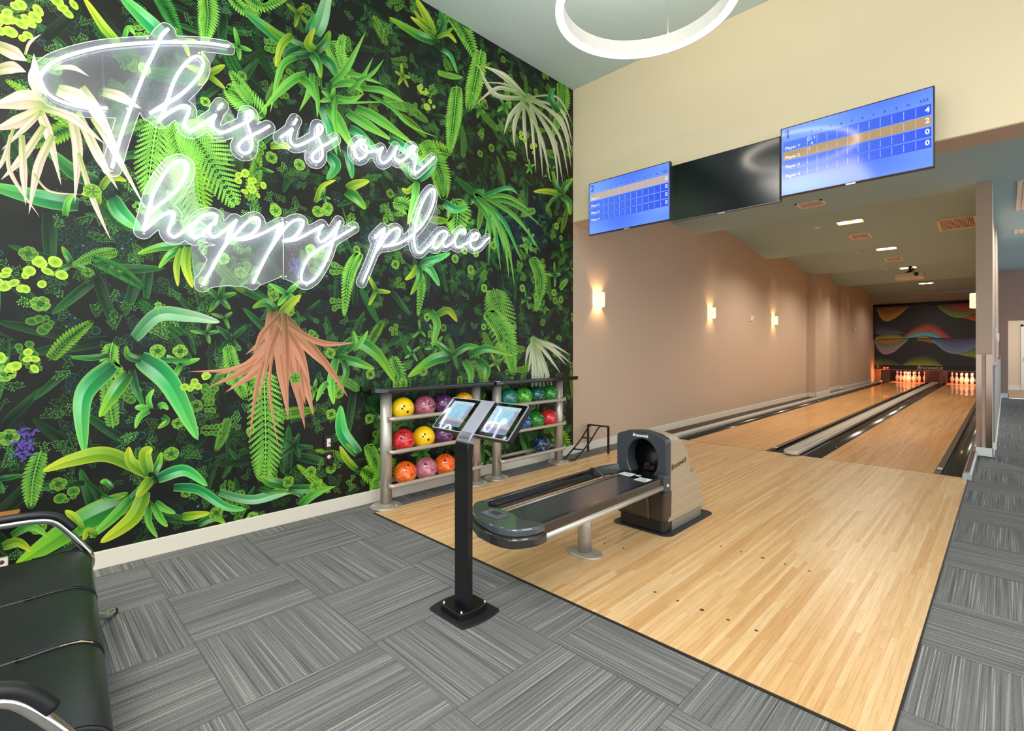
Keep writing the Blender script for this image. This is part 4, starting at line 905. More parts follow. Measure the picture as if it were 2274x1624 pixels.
# front frame with round ball opening
yf0, yf1 = 3.352, 3.43; n = 48; hc = (BX+.012, .535); rx, rz = .128, .150
def arch(t):   # outline of the front plate by angle
    x0, x1, z0, zs, zt = BX-.205, BX+.205, .30, .69, .748
    out = []; return out
outl = [(BX+.205, .31), (BX+.208, .50), (BX+.207, .690), (BX+.200, .702)] + [(BX+.2-.4*i/10, .705+.042*math.sin(math.pi*i/10)**.9) for i in range(1, 10)] + [(BX-.200, .704), (BX-.206, .694), (BX-.206, .50), (BX-.205, .31), (BX-.1, .31), (BX, .31), (BX+.1, .31)]
def resample(poly, n, c):
    res = []
    for k in range(n):
        a = 2*math.pi*k/n; d = (math.cos(a), math.sin(a)); best = None
        for i in range(len(poly)):
            p, q = poly[i], poly[(i+1) % len(poly)]; ex, ez = q[0]-p[0], q[1]-p[1]; den = d[0]*ez - d[1]*ex
            if abs(den) < 1e-9: continue
            t = ((p[0]-c[0])*ez - (p[1]-c[1])*ex)/den; s = ((p[0]-c[0])*d[1] - (p[1]-c[1])*d[0])/den
            if t > 0 and -1e-6 <= s <= 1+1e-6 and (best is None or t > best): best = t
        res.append((c[0]+d[0]*best, c[1]+d[1]*best))
    return res
n = 96; oo = resample(outl, n, hc); ii = [(hc[0]+rx*math.cos(2*math.pi*k/n), hc[1]+rz*math.sin(2*math.pi*k/n)) for k in range(n)]
m = MB(); vs = []
for ring, y in ((oo, yf1), (oo, yf0+.006), ([(c0+(hc[0]-c0)*.015, c1+(hc[1]-c1)*.015) for c0, c1 in oo], yf0), ([(hc[0]+(c0-hc[0])*1.05, hc[1]+(c1-hc[1])*1.05) for c0, c1 in ii], yf0), (ii, yf0+.008), (ii, yf1+.04)):
    vs += [(c0, y, c1) for c0, c1 in ring]
m.add(vs, [(r*n+k, r*n+(k+1) % n, (r+1)*n+(k+1) % n, (r+1)*n+k) for r in range(5) for k in range(n)], smooth=True)
fp = m.build('front_frame', dg, bth)
mod = fp.modifiers.new('es', 'EDGE_SPLIT'); mod.split_angle = math.radians(35)
m = MB().lathe([(.14, 0), (.135, .05), (.12, .18), (1e-4, .2)], (hc[0], 3.44, hc[1]), 32, 'y', caps=False); m.build('ball_opening', mat('opening_black', (7,7,9), .35), bth)
m = MB().box(hc[0]-.07, hc[0]+.02, 3.5, 3.6, .42, .455); m.box(hc[0]-.05, hc[0]-.01, 3.48, 3.52, .45, .48); m.build('lift_mechanism', mat('mech_dark', (44,34,30), .35), bth, bev=.004)
m = MB(); add_text(m, 'Brunswick', (BX+.0, yf0-.002, .700), (1,0,0), (0,0,1), .031, None, .0009, .25, 'CENTER'); m.build('lettering', mat('letter_white', (235,235,238), .4), bth)
m = MB(); q = at_x(1498, 1044, BX+HWD+.002); add_text(m, 'Brunswick', (BX+HWD+.0016, 3.475, .455), (0,1,.13), (0,-.05,1), .058, None, .0008, .15); m.build('lettering', mat('letter_dark', (70,40,34), .2, metal=.6), bth)
# lower front
m = MB(); m.prism([(BX-.200, .09), (BX-.208, .32), (BX+.208, .32), (BX+.200, .09)], 'y', 3.345, 3.46); m.build('lower_front', dg2, bth, bev=.02, seg=4)
m = MB(); m.prism([(BX-.16, .13), (BX-.16, .31), (BX+.06, .31), (BX+.08, .22), (BX+.085, .10)], 'y', 3.325, 3.36); m.build('front_pocket', mat('pocket_brown', (70,60,50), .28), bth, bev=.01, seg=3)
m = MB(); m.prism(rrect(BX-.196, BX+.196, 3.36, 3.5, .04), 'z', .006, .11); m.build('kick_base', mat('kick_black', (22,22,24), .3), bth, bev=.008)
# tray: two ball channels open in the middle, front cap, pedestal
XL, XRr = -2.250, -1.735; YT0, YT1 = 1.99, 3.36
def zt_(y): return .438 + (y-1.95)*.004
m = MB()
prof = [(-.040, .0), (-.036, .010), (-.028, .006), (-.022, -.016), (-.006, -.034), (.018, -.038), (.034, -.032), (.038, -.038), (.034, -.056), (.0, -.062), (-.028, -.046), (-.040, -.02)]
def channel(xc, sx, y0, y1, z0, z1, curve=0.0):
    N = 10; vs = []; k = len(prof)
    for i in range(N+1):
        t = i/N; y = y0+(y1-y0)*t; z = z0+(z1-z0)*t; x = xc + curve*t*t
        vs += [(x+sx*a*.72, y, z+b) for a, b in prof]
    fs = [(i*k+j, i*k+(j+1) % k, (i+1)*k+(j+1) % k, (i+1)*k+j) for i in range(N) for j in range(k)] + [tuple(range(k)), tuple(N*k+j for j in range(k))]
    return vs, fs
vs, fs = channel(XL+.03, 1, YT0-.0, 3.12, zt_(YT0), zt_(3.12)); MB().add(vs, fs, smooth=True).build('tray_channel', gpl, bth)
m = MB().tube([(XL+.02, y, zt_(y)+.002) for y in (2.0, 3.12)], .010, 10); m.build('tray_rail', gpl, bth)
vs, fs = channel(XL+.03, 1, 3.12, 3.37, zt_(3.12), zt_(3.3)+.012, .10); MB().add(vs, fs, smooth=True).build('guide_elbow', dg, bth)
m = MB().tube([(XL+.005, 3.10, zt_(3.1)+.012), (XL+.04, 3.12, zt_(3.1)+.02), (XL+.10, 3.13, zt_(3.1)-.035), (XL+.13, 3.14, zt_(3.1)-.05)], .006, 8); m.build('joint_clip', dg, bth)
# flat return lane on the right half
m = MB().prism([(-2.012, .0), (-2.03, .012), (-1.77, .012), (-1.77, .0)], 'y', 1.94, 3.40); m.M = None
o = m.build('return_track', mat('track_metal', (96,96,106), .24, metal=.7), bth); o.location.z += .416
m = MB().box(-1.77, -1.742, 1.94, 3.34, .378, .434); m.build('side_rail', mat('side_rail_brown', (56,48,40), .25), bth, bev=.004)
m = MB().box(-1.772, -1.740, 1.94, 3.34, .4342, .440); m.build('side_rail_cap', mat('rail_cap', (96,96,100), .18, metal=.8), bth)
m = MB().box(-2.042, -2.031, 2.0, 3.2, .395, .432); m.build('inner_lip', gpl, bth, bev=.003)
m = MB().tube([(-1.748, 1.96, .362), (-1.748, 3.34, .372)], .020, 20); m.build('support_tube', silver_m, bth)
m = MB().tube([(-2.2, 2.1, .35), (-2.2, 3.36, .355)], .0215, 16); m.build('support_tube', silver_m, bth)
m = MB().box(-2.2, -1.76, 2.66, 2.74, .338, .36); m.build('cross_brace', dg, bth, bev=.004)
m = MB().prism(rrect(-1.782, -1.722, 3.27, 3.36, .012), 'z', .345, .455); m.build('rail_clamp', dg, bth, bev=.008, seg=3)
m = MB().sphere((-1.722, 3.31, .385), .014, 10, 8); m.build('clamp_knob', silver_m, bth)
m = MB().box(-2.1, -1.773, 3.18, 3.42, .4282, .4295); m.build('track_mouth', mat('mouth_black', (12,12,13), .2), bth)
for (x0, x1, y0, y1, rows) in ((-2.06, -1.955, 3.19, 3.28, 2), (-1.89, -1.785, 3.13, 3.225, 4), (-1.94, -1.905, 3.235, 3.27, 1)):
    st = MB().box(x0, x1, y0, y1, .4296, .4302).build('warning_label', mat('label_paper', (226,226,224), .5), bth)
    m = MB()
    for r in range(rows):
        yy = y0 + (r+.7)*(y1-y0)/(rows+.6); m.box(x0+.012, x1-.012*(1+r), yy, yy+.006, .4303, .4306)
    m.build('label_print', mat('ink', (30,30,34), .6), st)
# front cap
def capout(e=0.0):
    o_ = smooth_pts([(-2.258-e, 2.02), (-2.258-e, 1.955), (-2.19-e, 1.875-e), (-2.086, 1.812-e), (-1.961, 1.772-e), (-1.85+e, 1.766-e), (-1.765+e, 1.81-e), (-1.718+e, 1.90), (-1.718+e, 1.975)], 4)
    return o_ + smooth_pts([(-1.755, 1.975), (-1.80, 1.962), (-1.86, 1.945), (-1.965, 1.978), (-2.07, 1.982), (-2.14, 1.968), (-2.195, 1.985), (-2.215, 2.03), (-2.252, 2.035)], 3)
MB().prism(capout(), 'z', .405, .447, smooth=False).build('end_cap_top', mat('cap_gloss', (72,76,80), .12, coat=.5), bth, bev=.016, seg=4)
MB().prism(capout(.016), 'z', .352, .406).build('end_cap_bumper', gpl, bth, bev=.022, seg=4)
cxm = (XL+XRr)/2
MB().prism([(cxm-.16, 1.85), (cxm-.08, 1.81), (cxm+.06, 1.79), (cxm+.10, 1.82), (cxm, 1.88), (cxm-.16, 1.92)], 'z', .325, .355).build('reset_lever', mat('lever_black', (14,14,15), .2), bth, bev=.01, seg=3)
bp = MB().prism([(x+cxm-.02, y+1.885) for x, y in rrect(-.075, .075, -.05, .05, .025)], 'z', .447, .454).build('button_panel', mat('panel_grey', (88,90,98), .5), bth, bev=.002)
m = MB()
for i in range(6): m.box(cxm-.052+.012*i, cxm-.046+.012*i, 1.872, 1.918, .4542, .4548)
m.build('slots', hole_m, bp)
MB().lathe([(.012, .454), (.012, .4555), (.009, .4555), (.0085, .4548), (1e-5, .4548)], (cxm-.065, 1.862, 0), 16).build('button', mat('button_grey', (120,122,130), .4), bp)
ped = MB().lathe([(.047, .01), (.047, .345)], (-2.0, 2.70, 0), 28).build('pedestal', silver_m, bth)
fl = MB(); fl.M = Matrix.Translation((-2.0, 2.70, 0)) @ Matrix.Diagonal((1.42, 1.0, 1, 1)); fl.lathe([(.092, 0), (.092, .006), (.078, .013), (.04, .018)], (0,0,0), 32); fl.build('pedestal_flange', silver_m, ped)
for x in (-2.105, -1.895): MB().lathe([(.009, .005), (.009, .013), (1e-5, .014)], (x, 2.70, 0), 10).build('bolt', chrome_m, ped)
# ================================================================ black ball ramp
rth = thing('ball_ramp', 'small black tube bowling ramp frame standing by the wall past the racks', 'bowling ramp', (-3.8, 5.1, 0))
A, B_ = at_z(1306, 1002), at_z(1351, 1008); zt = .352
cA, cB = Vector((A[0], A[1], 0)), Vector((B_[0], B_[1], 0))
for q in (cA, cB): MB().box(q.x-.011, q.x+.011, q.y-.011, q.y+.011, 0, zt).build('leg', black_m, rth)
MB().tube([cA+Vector((0,0,zt)), cB+Vector((0,0,zt))], .011, 8).build('top_bar', black_m, rth)
r0, r1 = Vector((-3.86, 4.80, .012)), Vector((-3.74, 4.86, .012)); dir_ = (cB-cA).normalized()
t0 = cA + dir_*.06 + Vector((0,0,zt)); t1 = cA + dir_*.20 + Vector((0,0,zt))
for a, b in ((r0, t0), (r1, t1)):
    g = b - a; pts = smooth_pts([tuple(a - Vector((.03,.05,.0))), tuple(a), tuple(a+g*.5+Vector((0,0,-.012))), tuple(a+g*.85+Vector((0,0,.03))), tuple(b+Vector((0,0,-.003)))], 6); MB().tube(pts, .010, 8).build('runner', black_m, rth)
for t in (.28, .62):
    p, q = r0+(t0-r0)*t+Vector((0,0,-.005)), r1+(t1-r1)*t+Vector((0,0,-.005)); MB().tube([p, q], .009, 8).build('rung', black_m, rth)
# ================================================================ leather bench
bl = thing('waiting_bench', 'black leather three seat waiting bench with chrome arms at the lower left', 'bench', (-2.365, .02, 0)); bl.rotation_euler = (0, 0, math.radians(-3.2)); 
def kid(o, p): o.parent = p; return o
leather = mat('black_leather', (24,28,30), .34, spec=.55, bump=.35, bscale=420)
prof_s = [(-.27,.345), (-.27,.395), (-.24,.412), (0,.424), (.08,.430), (.135,.428), (.170,.416), (.195,.395), (.207,.365), (.205,.335), (.19,.312), (.165,.300), (.14,.305), (.10,.345)]
for i in range(3):
    x0 = -.735 + .49*i; pr = smooth_pts(prof_s + [prof_s[0]], 3)[:-1]
    st = kid(MB().prism(pr, 'x', x0+.003, x0+.485, smooth=True).build('seat', leather, bev=.006, seg=3), bl)
    es = st.modifiers.new('es', 'EDGE_SPLIT'); es.split_angle = math.radians(60)
    for xs in (x0+.009, x0+.479): kid(MB().tube([(xs, y, z+.0015) for y, z in smooth_pts(prof_s[3:10], 4)], .0018, 5).build('piping', mat('piping_black', (16,17,18), .4)), st)
    kid(MB().prism([(-.27,.41), (-.31,.80), (-.285,.81), (-.235,.43)], 'x', x0+.003, x0+.485).build('backrest', leather, bev=.015, seg=3), bl)
kid(MB().prism([(.10,.432), (.15,.429), (.18,.413), (.18,.405), (.15,.42), (.10,.425)], 'x', .2445, .2535).build('torn_piping', mat('torn_lining', (190,168,128), .7)), bl)
kid(MB().tube([(-.80, .02, .31), (.80, .02, .31)], .03, 20).build('beam', chrome_m), bl)
kid(MB().sphere((.772, .15, .365), .034, 20, 12).build('beam_knob', chrome_m), bl)
for xs, nm in ((-.765, 'far'), (.775, 'near')):
    ys = .045 if xs > 0 else 0
    ap_ = [(-.28,.34), (-.30,.50), (-.27,.615), (-.20,.648), (-.06,.650), (.0,.648), (.05,.640), (.085,.618), (.13,.560), (.175,.490), (.20,.440), (.20,.385), (.16,.34), (.05,.32)]
    ap_ = [(a-.052, b-.055) if xs > 0 else (a, b-.062) for a, b in ap_]
    arm = kid(MB().tube([(xs, a, b) for a, b in smooth_pts(ap_, 5)], .0155, 16).build('arm', chrome_m), bl)
    pd = [(a, b+.024) for a, b in ap_[3:7]] + [(a+.012, b+.020) for a, b in ap_[7:9]] 
    kid(MB().tube([(xs, a, b) for a, b in smooth_pts(pd, 5)], .0185, 14).build('arm_pad', mat('arm_pad_black', (22,23,27), .42)), arm)
for xs in (-.72, .66):
    lp = [(xs, -.26, .012), (xs, -.20, .05), (xs, -.05, .20), (xs, .02, .31)] ; lp2 = [(xs, .02, .31), (xs-.02, .10, .20), (xs-.1, .24, .045), (xs-.2 if xs < 0 else xs-.02, .30, .014)]
    kid(MB().tube(smooth_pts(lp, 4), .016, 12).build('leg', chrome_m), bl); lg = kid(MB().tube(smooth_pts(lp2, 4), .016, 12).build('leg', chrome_m), bl)
    kid(MB().sphere((lp2[-1][0], lp2[-1][1], .012), .018, 12, 8).build('foot_cap', black_m), lg)
# things at the left frame edge
wd = thing('wooden_ledge', 'light brown wooden wall ledge seen just above the bench arm at the left edge', 'shelf', (-4.0, -.25, .34))
brw = mat('brown_wood', (176,116,62), .45, var=.15, vscale=12)
MB().prism([(-4.005,-.6), (-3.85,-.6), (-3.85,.018), (-4.005,.034)], 'z', .42, .45).build('board', brw, wd, bev=.003)
for y in (-.5, -.12): MB().box(-4.005, -3.90, y-.015, y+.015, .34, .42).build('bracket', brw, wd)
q = at_x(6, 1250, -4.0)
wo = thing('wall_outlet', 'white outlet box low on the mural wall at the left edge', 'outlet', (XW, q[1], q[2]-.05))
MB().box(XW, XW+.03, q[1]-.06, q[1]+.022, q[2]-.05, q[2]+.03).build('box', white2_m, wo, bev=.004); MB().lathe([(.012, XW+.03), (1e-5, XW+.032)], (0, q[1]-.005, q[2]+.008), 12, 'x').build('socket', mat('rust_brown', (110,60,36), .5), wo)
# double outlet with cord on the mural
brn = mat('outlet_brown', (38,26,24), .3)
for (y0, z0, y1, z1, kind) in ((718, 968, 738, 1002, 'white rocker and cord'), (719.5, 1006, 738.5, 1037, 'duplex socket')):
    a, b = at_x(y0, z0, XW), at_x(y1, z1, XW); zc = (a[2]+b[2])/2; yc = (a[1]+b[1])/2; hz = .058
    zz = .585 if kind.startswith('w') else .445
    t_ = thing('wall_outlet', 'dark brown wall plate with %s on the mural, %s of the pair' % (kind, 'upper' if zz > .5 else 'lower'), 'outlet', (XW, yc, zz-.06))
    MB().box(XW, XW+.016, yc-.036, yc+.036, zz-hz, zz+hz).build('cover_plate', brn, t_, bev=.003)
    if zz > .5:
        MB().box(XW+.016, XW+.019, yc-.016, yc+.016, zz-.034, zz+.034).build('rocker', white2_m, t_, bev=.001)
        pts = [(XW+.02, yc, zz), (XW+.05, yc+.03, zz-.03), (XW+.03, yc+.045, zz-.10), (XW+.03, yc+.075, zz-.17), (XW+.03, yc+.07, zz-.21), (XW+.03, yc+.03, zz-.20), (XW+.03, yc+.0, zz-.165)]
        MB().tube(smooth_pts(pts, 6), .003, 6).build('cord', black_m, t_)
    else:
        MB().lathe([(.017, XW+.016), (.017, XW+.018), (1e-5, XW+.0185)], (0, yc, zz+.02), 18, 'x').build('socket', white2_m, t_)
        MB().box(XW+.016, XW+.035, yc-.014, yc+.02, zz-.035, zz-.005).build('plug', black_m, t_, bev=.003)
# ================================================================ bowling lanes
gut_m = mat('gutter_plastic', (70,62,52), .22, coat=.3); strip_m = mat('bumper_strip', (84,70,58), .3); cap_m = mat('lane_cap_grey', (192,184,170), .32)
YE = 26.3
def lane(cx, label, sides, deck):
    th = thing('bowling_lane', label, 'bowling lane', (cx, YFOUL, 0), 'bowling lanes')
    MB().box(cx-LW, cx+LW, YFOUL, YE, -.10, 0).build('lane_surface', lane_m, th)
    m = MB()
    for i in range(-3, 4):
        x = cx + .0 + i*.1385; y = 11.83 - abs(i)*.165; m.add([(x-.012, y-.075, .0006), (x+.012, y-.075, .0006), (x, y+.075, .0006)], [(0, 1, 2)])
    m.build('arrow_markers', mat('arrow_dark', (96,56,30), .4), th)
    for s in (-1, 1):
        x0 = cx+s*LW; st = .055 if (s > 0) else .0; a, b = x0+s*st, x0+s*.235; c = (a+b)/2; r = abs(b-a)/2
        pr = [(a, -.004)] + [(c-s*r*math.cos(math.pi*i/12), -.008-.055*math.sin(math.pi*i/12)**.8) for i in range(13)] + [(b, -.004), (b, -.09), (a, -.09)]
        MB().prism(pr, 'y', YFOUL, YE, smooth=True).build('gutter', gut_m, th)
        if st:
            g = MB().box(x0+.004, x0+st-.002, YFOUL+.28, 25.0, -.03, -.001).build('bumper_strip', strip_m, th)
            MB().box(x0+.006, x0+st-.004, YFOUL+.30, YFOUL+.42, -.001, .0005).build('sticker', mat('sticker_white', (196,196,176), .5), g)
            m = MB().box(x0, x0+.004, YFOUL, 25.0, -.03, .0006); m.box(x0+st-.002, x0+st+.004, YFOUL+.26, 25.0, -.03, .0004); m.box(x0, x0+st, YFOUL+.265, YFOUL+.275, -.03, .0004); m.box(x0, x0+st, YFOUL, YFOUL+.265, -.03, -.002)
            m.build('rubber_seal', mat('seal_black', (22,19,16), .5), th)
        for yy in (8.3, 10.6, 14.2, 18.1):
            if s < 0: MB().sphere((c+.03, yy, -.05), .012, 10, 6).build('rivet', chrome_m, th)
    return th
lane(L1, 'maple bowling lane on the left, lane beside the tan wall with sconces', None, 0)
lane(L2, 'maple bowling lane on the right, beside the column and hallway', None, 0)
struct(MB().box(-3.7, -.24, YFOUL, 26.5, -.16, -.1).build('trim_3', dark_m))
# cover between the lanes and the side caps
xa, xb = L1+LW+.235, L2-LW-.235; zc_ = .062
th = thing('lane_divider', 'long pale grey raised cover running between the two bowling lanes', 'ball track cover', ((xa+xb)/2, 7.0, 0))
def nose(x0, x1, y, n=10, k=.10): c = (x0+x1)/2; w = (x1-x0)/2; return [(c + w*math.cos(math.pi+math.pi*i/n), y+k - k*math.sin(math.pi*i/n)**.7) for i in range(n+1)]
MB().prism(nose(xa, xb, 6.99) + [(xb, 7.45), (xb, 25.0), (xa, 25.0), (xa, 7.45)], 'z', .012, zc_).build('cover', cap_m, th, bev=.012, seg=3)
MB().prism(nose(xa+.015, xb-.015, 7.01) + [(xb-.005, 7.45), (xb-.005, 25.0), (xa+.005, 25.0), (xa+.005, 7.45)], 'z', -.1, .012).build('skirt', mat('skirt_dark', (60,30,24), .4), th)
m = MB().box(xb-.042, xb-.036, 7.4, 25.0, zc_, zc_+.0008); m.box(xa+.034, xa+.038, 7.6, 25.0, zc_, zc_+.0008); m.build('groove', mat('groove_dark', (30,27,24), .5), th)
m = MB(); add_text(m, 'Brunswick', ((xa+xb)/2-.065, 7.08, zc_+.001), (1,0,0), (0,1,0), .03, None, .0008, .2); m.build('lettering', mat('ink2', (60,56,52), .5), th)
m = MB().prism([(L1-LW-.235, -.1), (L1-LW-.235, .03), (L1-LW-.25, .05), (L1-LW-.30, .05), (L1-LW-.31, -.1)], 'y', 7.02, 25.2)
o = m.build('lane_side_cap', cap_m, bev=.004); tag(o, 'narrow grey side cap along the left edge of the left lane', 'lane edge cap')
struct(MB().box(-4.0, L1-LW-.31, YFOUL, 15.9, -.1, .0).build('trim_4', mat('dark_carpet_strip', (74,60,52), .9, var=.3, vscale=60)))
th = thing('lane_end_cap', 'grey plastic end cap at the right edge of the right lane by the column', 'lane edge cap', (-.295, 7.05, 0))
x0, x1 = L2+LW+.237, -.258
MB().prism([(x0, -.05), (x0, .045), (x0+.012, .062), (x1-.012, .062), (x1, .045), (x1, -.05)], 'y', 7.02, 8.68).build('cap_body', mat('cap_plastic', (170,176,170), .25, coat=.4), th, bev=.006)
MB().box(x0+.017, x1-.017, 7.12, 8.66, .062, .066).build('cap_insert', mat('cap_insert', (120,96,92), .2), th, bev=.003)
MB().prism([(x0, -.05), (x0, .055), (x0+.02, .06), (x0+.02, -.05)], 'y', 8.68, 25).build('cap_rail', mat('cap_copper', (150,110,92), .25, metal=.5), th)
# ================================================================ pins
PP = [(.0, .0), (.0285, .0), (.0305, .004), (.042, .045), (.055, .085), (.0605, .114), (.0590, .140), (.050, .180), (.035, .220), (.0255, .250), (.0235, .270), (.0262, .300), (.0315, .330), (.0322, .342), (.0285, .362), (.016, .377), (1e-4, .381)]
k = NT('pin_white'); tc = k.n('ShaderNodeTexCoord'); sp = k.n('ShaderNodeSeparateXYZ'); k.l(tc.outputs['Object'], sp.inputs[0]); z = sp.outputs[2]
s1 = k.math('MULTIPLY', k.math('GREATER_THAN', z, .272), k.math('LESS_THAN', z, .286)); s2 = k.math('MULTIPLY', k.math('GREATER_THAN', z, .302), k.math('LESS_THAN', z, .316))
k.l(k.mix(k.math('ADD', s1, s2), lin(232,228,220), lin(190,24,20)), k.b.inputs['Base Color']); k.b.inputs['Roughness'].default_value = .25; pin_m = k.m
YP = YFOUL + 18.29; ORD = {1: ['head pin'], 2: ['second row left', 'second row right'], 3: ['third row left', 'third row middle', 'third row right'], 4: ['back row far left', 'back row centre left', 'back row centre right', 'back row far right']}
pin0 = MB().lathe([(r*1.08, h*1.1) for r, h in PP], (0,0,0), 24).build('bowling_pin', pin_m); used = False
for cx, nm in ((L1+.02, 'left'), (L2+.02, 'right')):
    for row in range(1, 5):
        for j in range(row):
            o = pin0 if not used else pin0.copy()
            if used: C.objects.link(o)
            used = True
            o.location = (cx + (j-(row-1)/2)*.296, YP + (row-1)*.257, .0); tag(o, 'white bowling pin with red neck stripes, %s of the %s lane' % (ORD[row][j], nm), 'bowling pin', 'ten pins of the %s lane' % nm)
for cx, nm in ((L1, 'left'), (L2, 'right')):
    o = MB().box(cx-LW+.01, cx+LW-.01, YP-.14, YP-.10, .0, .004).build('pin_deck_strip', mat('deck_strip_red', (190,70,50), .3)); tag(o, 'thin red strip across the pin deck of the %s lane' % nm, 'lane marking', 'pin deck strips')
# ================================================================ masking unit
YM = 24.9; XM0, XM1 = -3.86, -.28
th = thing('masking_unit', 'black masking boards with rainbow wave print above the bowling pins', 'masking panel', ((XM0+XM1)/2, YM, .5))
mk_m = vcmat('masking_print', .35)
BLK = lin(34,30,28)
def wav(m, top, bot, ct, cb, y, x0, x1, z0, z1, N=60, R=6, a0=1.0):
    """print band between two curves, colour from top to bottom, faded over black"""
    vs = []; cs = []
    for i in range(N+1):
        x = x0+(x1-x0)*i/N
        for j in range(R+1):
            t = j/R; zz = top(x)*(1-t)+bot(x)*t; zz = min(max(zz, z0), z1)
            al = a0*(.25+.75*t); st = (.88 if j % 2 else 1.0)
            c = np.array(ct)*(1-t)+np.array(cb)*t; vs.append((x, y, zz)); cs.append(cmul(np.array(BLK)*(1-al)+c*al*st, 1))
    m.add(vs, [(i*(R+1)+j, (i+1)*(R+1)+j, (i+1)*(R+1)+j+1, i*(R+1)+j+1) for i in range(N) for j in range(R)], cs)
def pz(px, py): p = at_y(px, py, YM); return p[0], p[2]
def curve(pts):
    P = [pz(*q) for q in pts]; P.sort()
    sp = smooth_pts(P, 8); xs = [a for a, b in sp]; zs = [b for a, b in sp]
    return lambda x: float(np.interp(x, xs, zs))
m = MB(); m.vc = True
up = m.box(XM0, XM1, YM-.02, YM+.02, 1.755, 3.02, BLK).build('upper_board', mk_m, th)
m = MB(); m.vc = True; Y1 = YM-.022; Z0, Z1 = 1.76, 3.015
X = lambda px: at_y(px, 700, YM)[0]
wav(m, lambda x: 3.02, curve([(1947,686),(1955,705),(1968,714),(1985,708),(2000,698),(2016,683)]), lin(210,110,50), lin(206,176,30), Y1, X(1948), X(2016), Z0, Z1)
wav(m, lambda x: 3.02, curve([(1962,684),(1975,688),(1988,684)]), lin(190,70,40), lin(220,110,60), Y1-.0006, X(1963), X(1988), Z0, Z1)
wav(m, lambda x: 3.02, curve([(2083,683),(2098,695),(2115,704),(2135,706),(2150,704),(2169,700)]), lin(200,70,30), lin(120,180,60), Y1, X(2083), XM1, Z0, Z1)
wav(m, lambda x: 3.02, curve([(2118,682),(2140,690),(2169,688)]), lin(220,60,20), lin(206,90,30), Y1-.0006, X(2118), XM1, Z0, Z1)
wav(m, curve([(2138,706),(2150,702),(2169,694)]), curve([(2138,706.5),(2150,709),(2169,714)]), lin(226,120,20), lin(230,90,20), Y1-.0009, X(2138), XM1, Z0, Z1)
wav(m, curve([(1945,722),(1965,722),(1985,728),(2005,737),(2022,745)]), curve([(1945,742),(1965,744),(1985,742),(2005,741),(2022,745.5)]), lin(40,90,80), lin(110,110,170), Y1, X(1945), X(2022), Z0, Z1, a0=.7)
wav(m, curve([(1990,753),(2010,744),(2030,728),(2052,717),(2068,716),(2085,724),(2100,738),(2118,753)]), curve([(1990,754),(2010,748),(2030,739),(2052,734),(2068,734),(2085,743),(2100,751),(2118,753.5)]), lin(90,60,40), lin(226,70,40), Y1-.0006, X(1990), X(2118), Z0, Z1)
wav(m, curve([(1945,748),(1965,742),(1985,741),(2005,747),(2012,753)]), curve([(1945,753.5),(1975,753),(2012,753.7)]), lin(90,160,70), lin(210,170,40), Y1-.0009, X(1945), X(2012), Z0, Z1)
wav(m, curve([(2004,753),(2020,743),(2040,735),(2056,734),(2075,737),(2092,748),(2100,753)]), curve([(2004,753.6),(2020,751),(2040,748),(2056,746),(2075,750),(2092,753.5),(2100,753.8)]), lin(130,206,150), lin(110,170,220), Y1-.0012, X(2004), X(2100), Z0, Z1)
wav(m, curve([(2030,753),(2045,747),(2056,746),(2072,753)]), curve([(2030,753.7),(2045,753.5),(2072,753.7)]), lin(160,200,60), lin(190,180,40), Y1-.0015, X(2030), X(2072), Z0, Z1)
m.build('wave_print', mk_m, up)
m = MB(); m.vc = True; lo = m.box(XM0+.02, XM1, YM+.01, YM+.05, .70, 1.745, BLK).build('lower_board', mk_m, th)
m = MB(); m.vc = True; Y2 = YM+.008; Z0, Z1 = .70, 1.742
wav(m, lambda x: 1.742, curve([(1942,758),(1949,775),(1960,786),(1970,787),(1985,782),(2000,770),(2016,756)]), lin(150,170,60), lin(170,150,170), Y2, X(1943), X(2016), Z0, Z1)
wav(m, lambda x: 1.742, curve([(1945,757),(1965,763),(1985,760),(2003,755)]), lin(200,160,40), lin(220,110,40), Y2-.0006, X(1946), X(2003), Z0, Z1)
wav(m, lambda x: 1.742, curve([(2035,756),(2055,759),(2070,762),(2085,758)]), lin(190,150,40), lin(180,110,50), Y2, X(2036), X(2085), Z0, Z1, a0=.8)
wav(m, lambda x: 1.742, curve([(2066,756),(2080,766),(2095,778),(2112,785),(2130,786),(2150,780),(2169,772)]), lin(110,100,180), lin(130,160,190), Y2-.0006, X(2068), XM1, Z0, Z1)
wav(m, curve([(2125,786),(2145,782),(2169,774)]), curve([(2125,786.5),(2145,791),(2169,795)]), lin(170,206,150), lin(150,180,40), Y2-.0009, X(2125), XM1, Z0, Z1)
wav(m, curve([(1942,794),(1960,793),(1980,799),(2005,812)]), lambda x: .70, lin(50,90,50), lin(110,140,40), Y2, X(1942), X(2004), Z0, Z1, a0=.8)
wav(m, curve([(2003,811),(2020,797),(2040,790),(2056,789),(2075,796),(2097,815)]), lambda x: .70, lin(70,90,40), lin(170,190,40), Y2-.0006, X(2004), X(2097), Z0, Z1, a0=.9)
m.build('wave_print', mk_m, lo)
bd = MB().box(XM0+.02, XM1, YM, YM+.05, .52, .698).build('name_board', mat('mask_black', (26,23,22), .4), th)
m = MB(); p = pz(2036, 820.5); add_text(m, 'Brunswick', (p[0], YM-.002, .553), (1,0,0), (0,0,1), .185, None, .004, .25); sx = (pz(2096,820)[0]-p[0]); 
w_ = max(v_[0] for v_ in m.v)-p[0]; m.v = [(p[0]+(a-p[0])*sx/w_, b, c) for a, b, c in m.v]; m.build('lettering', mat('letter_cream', (190,178,150), .4), bd)
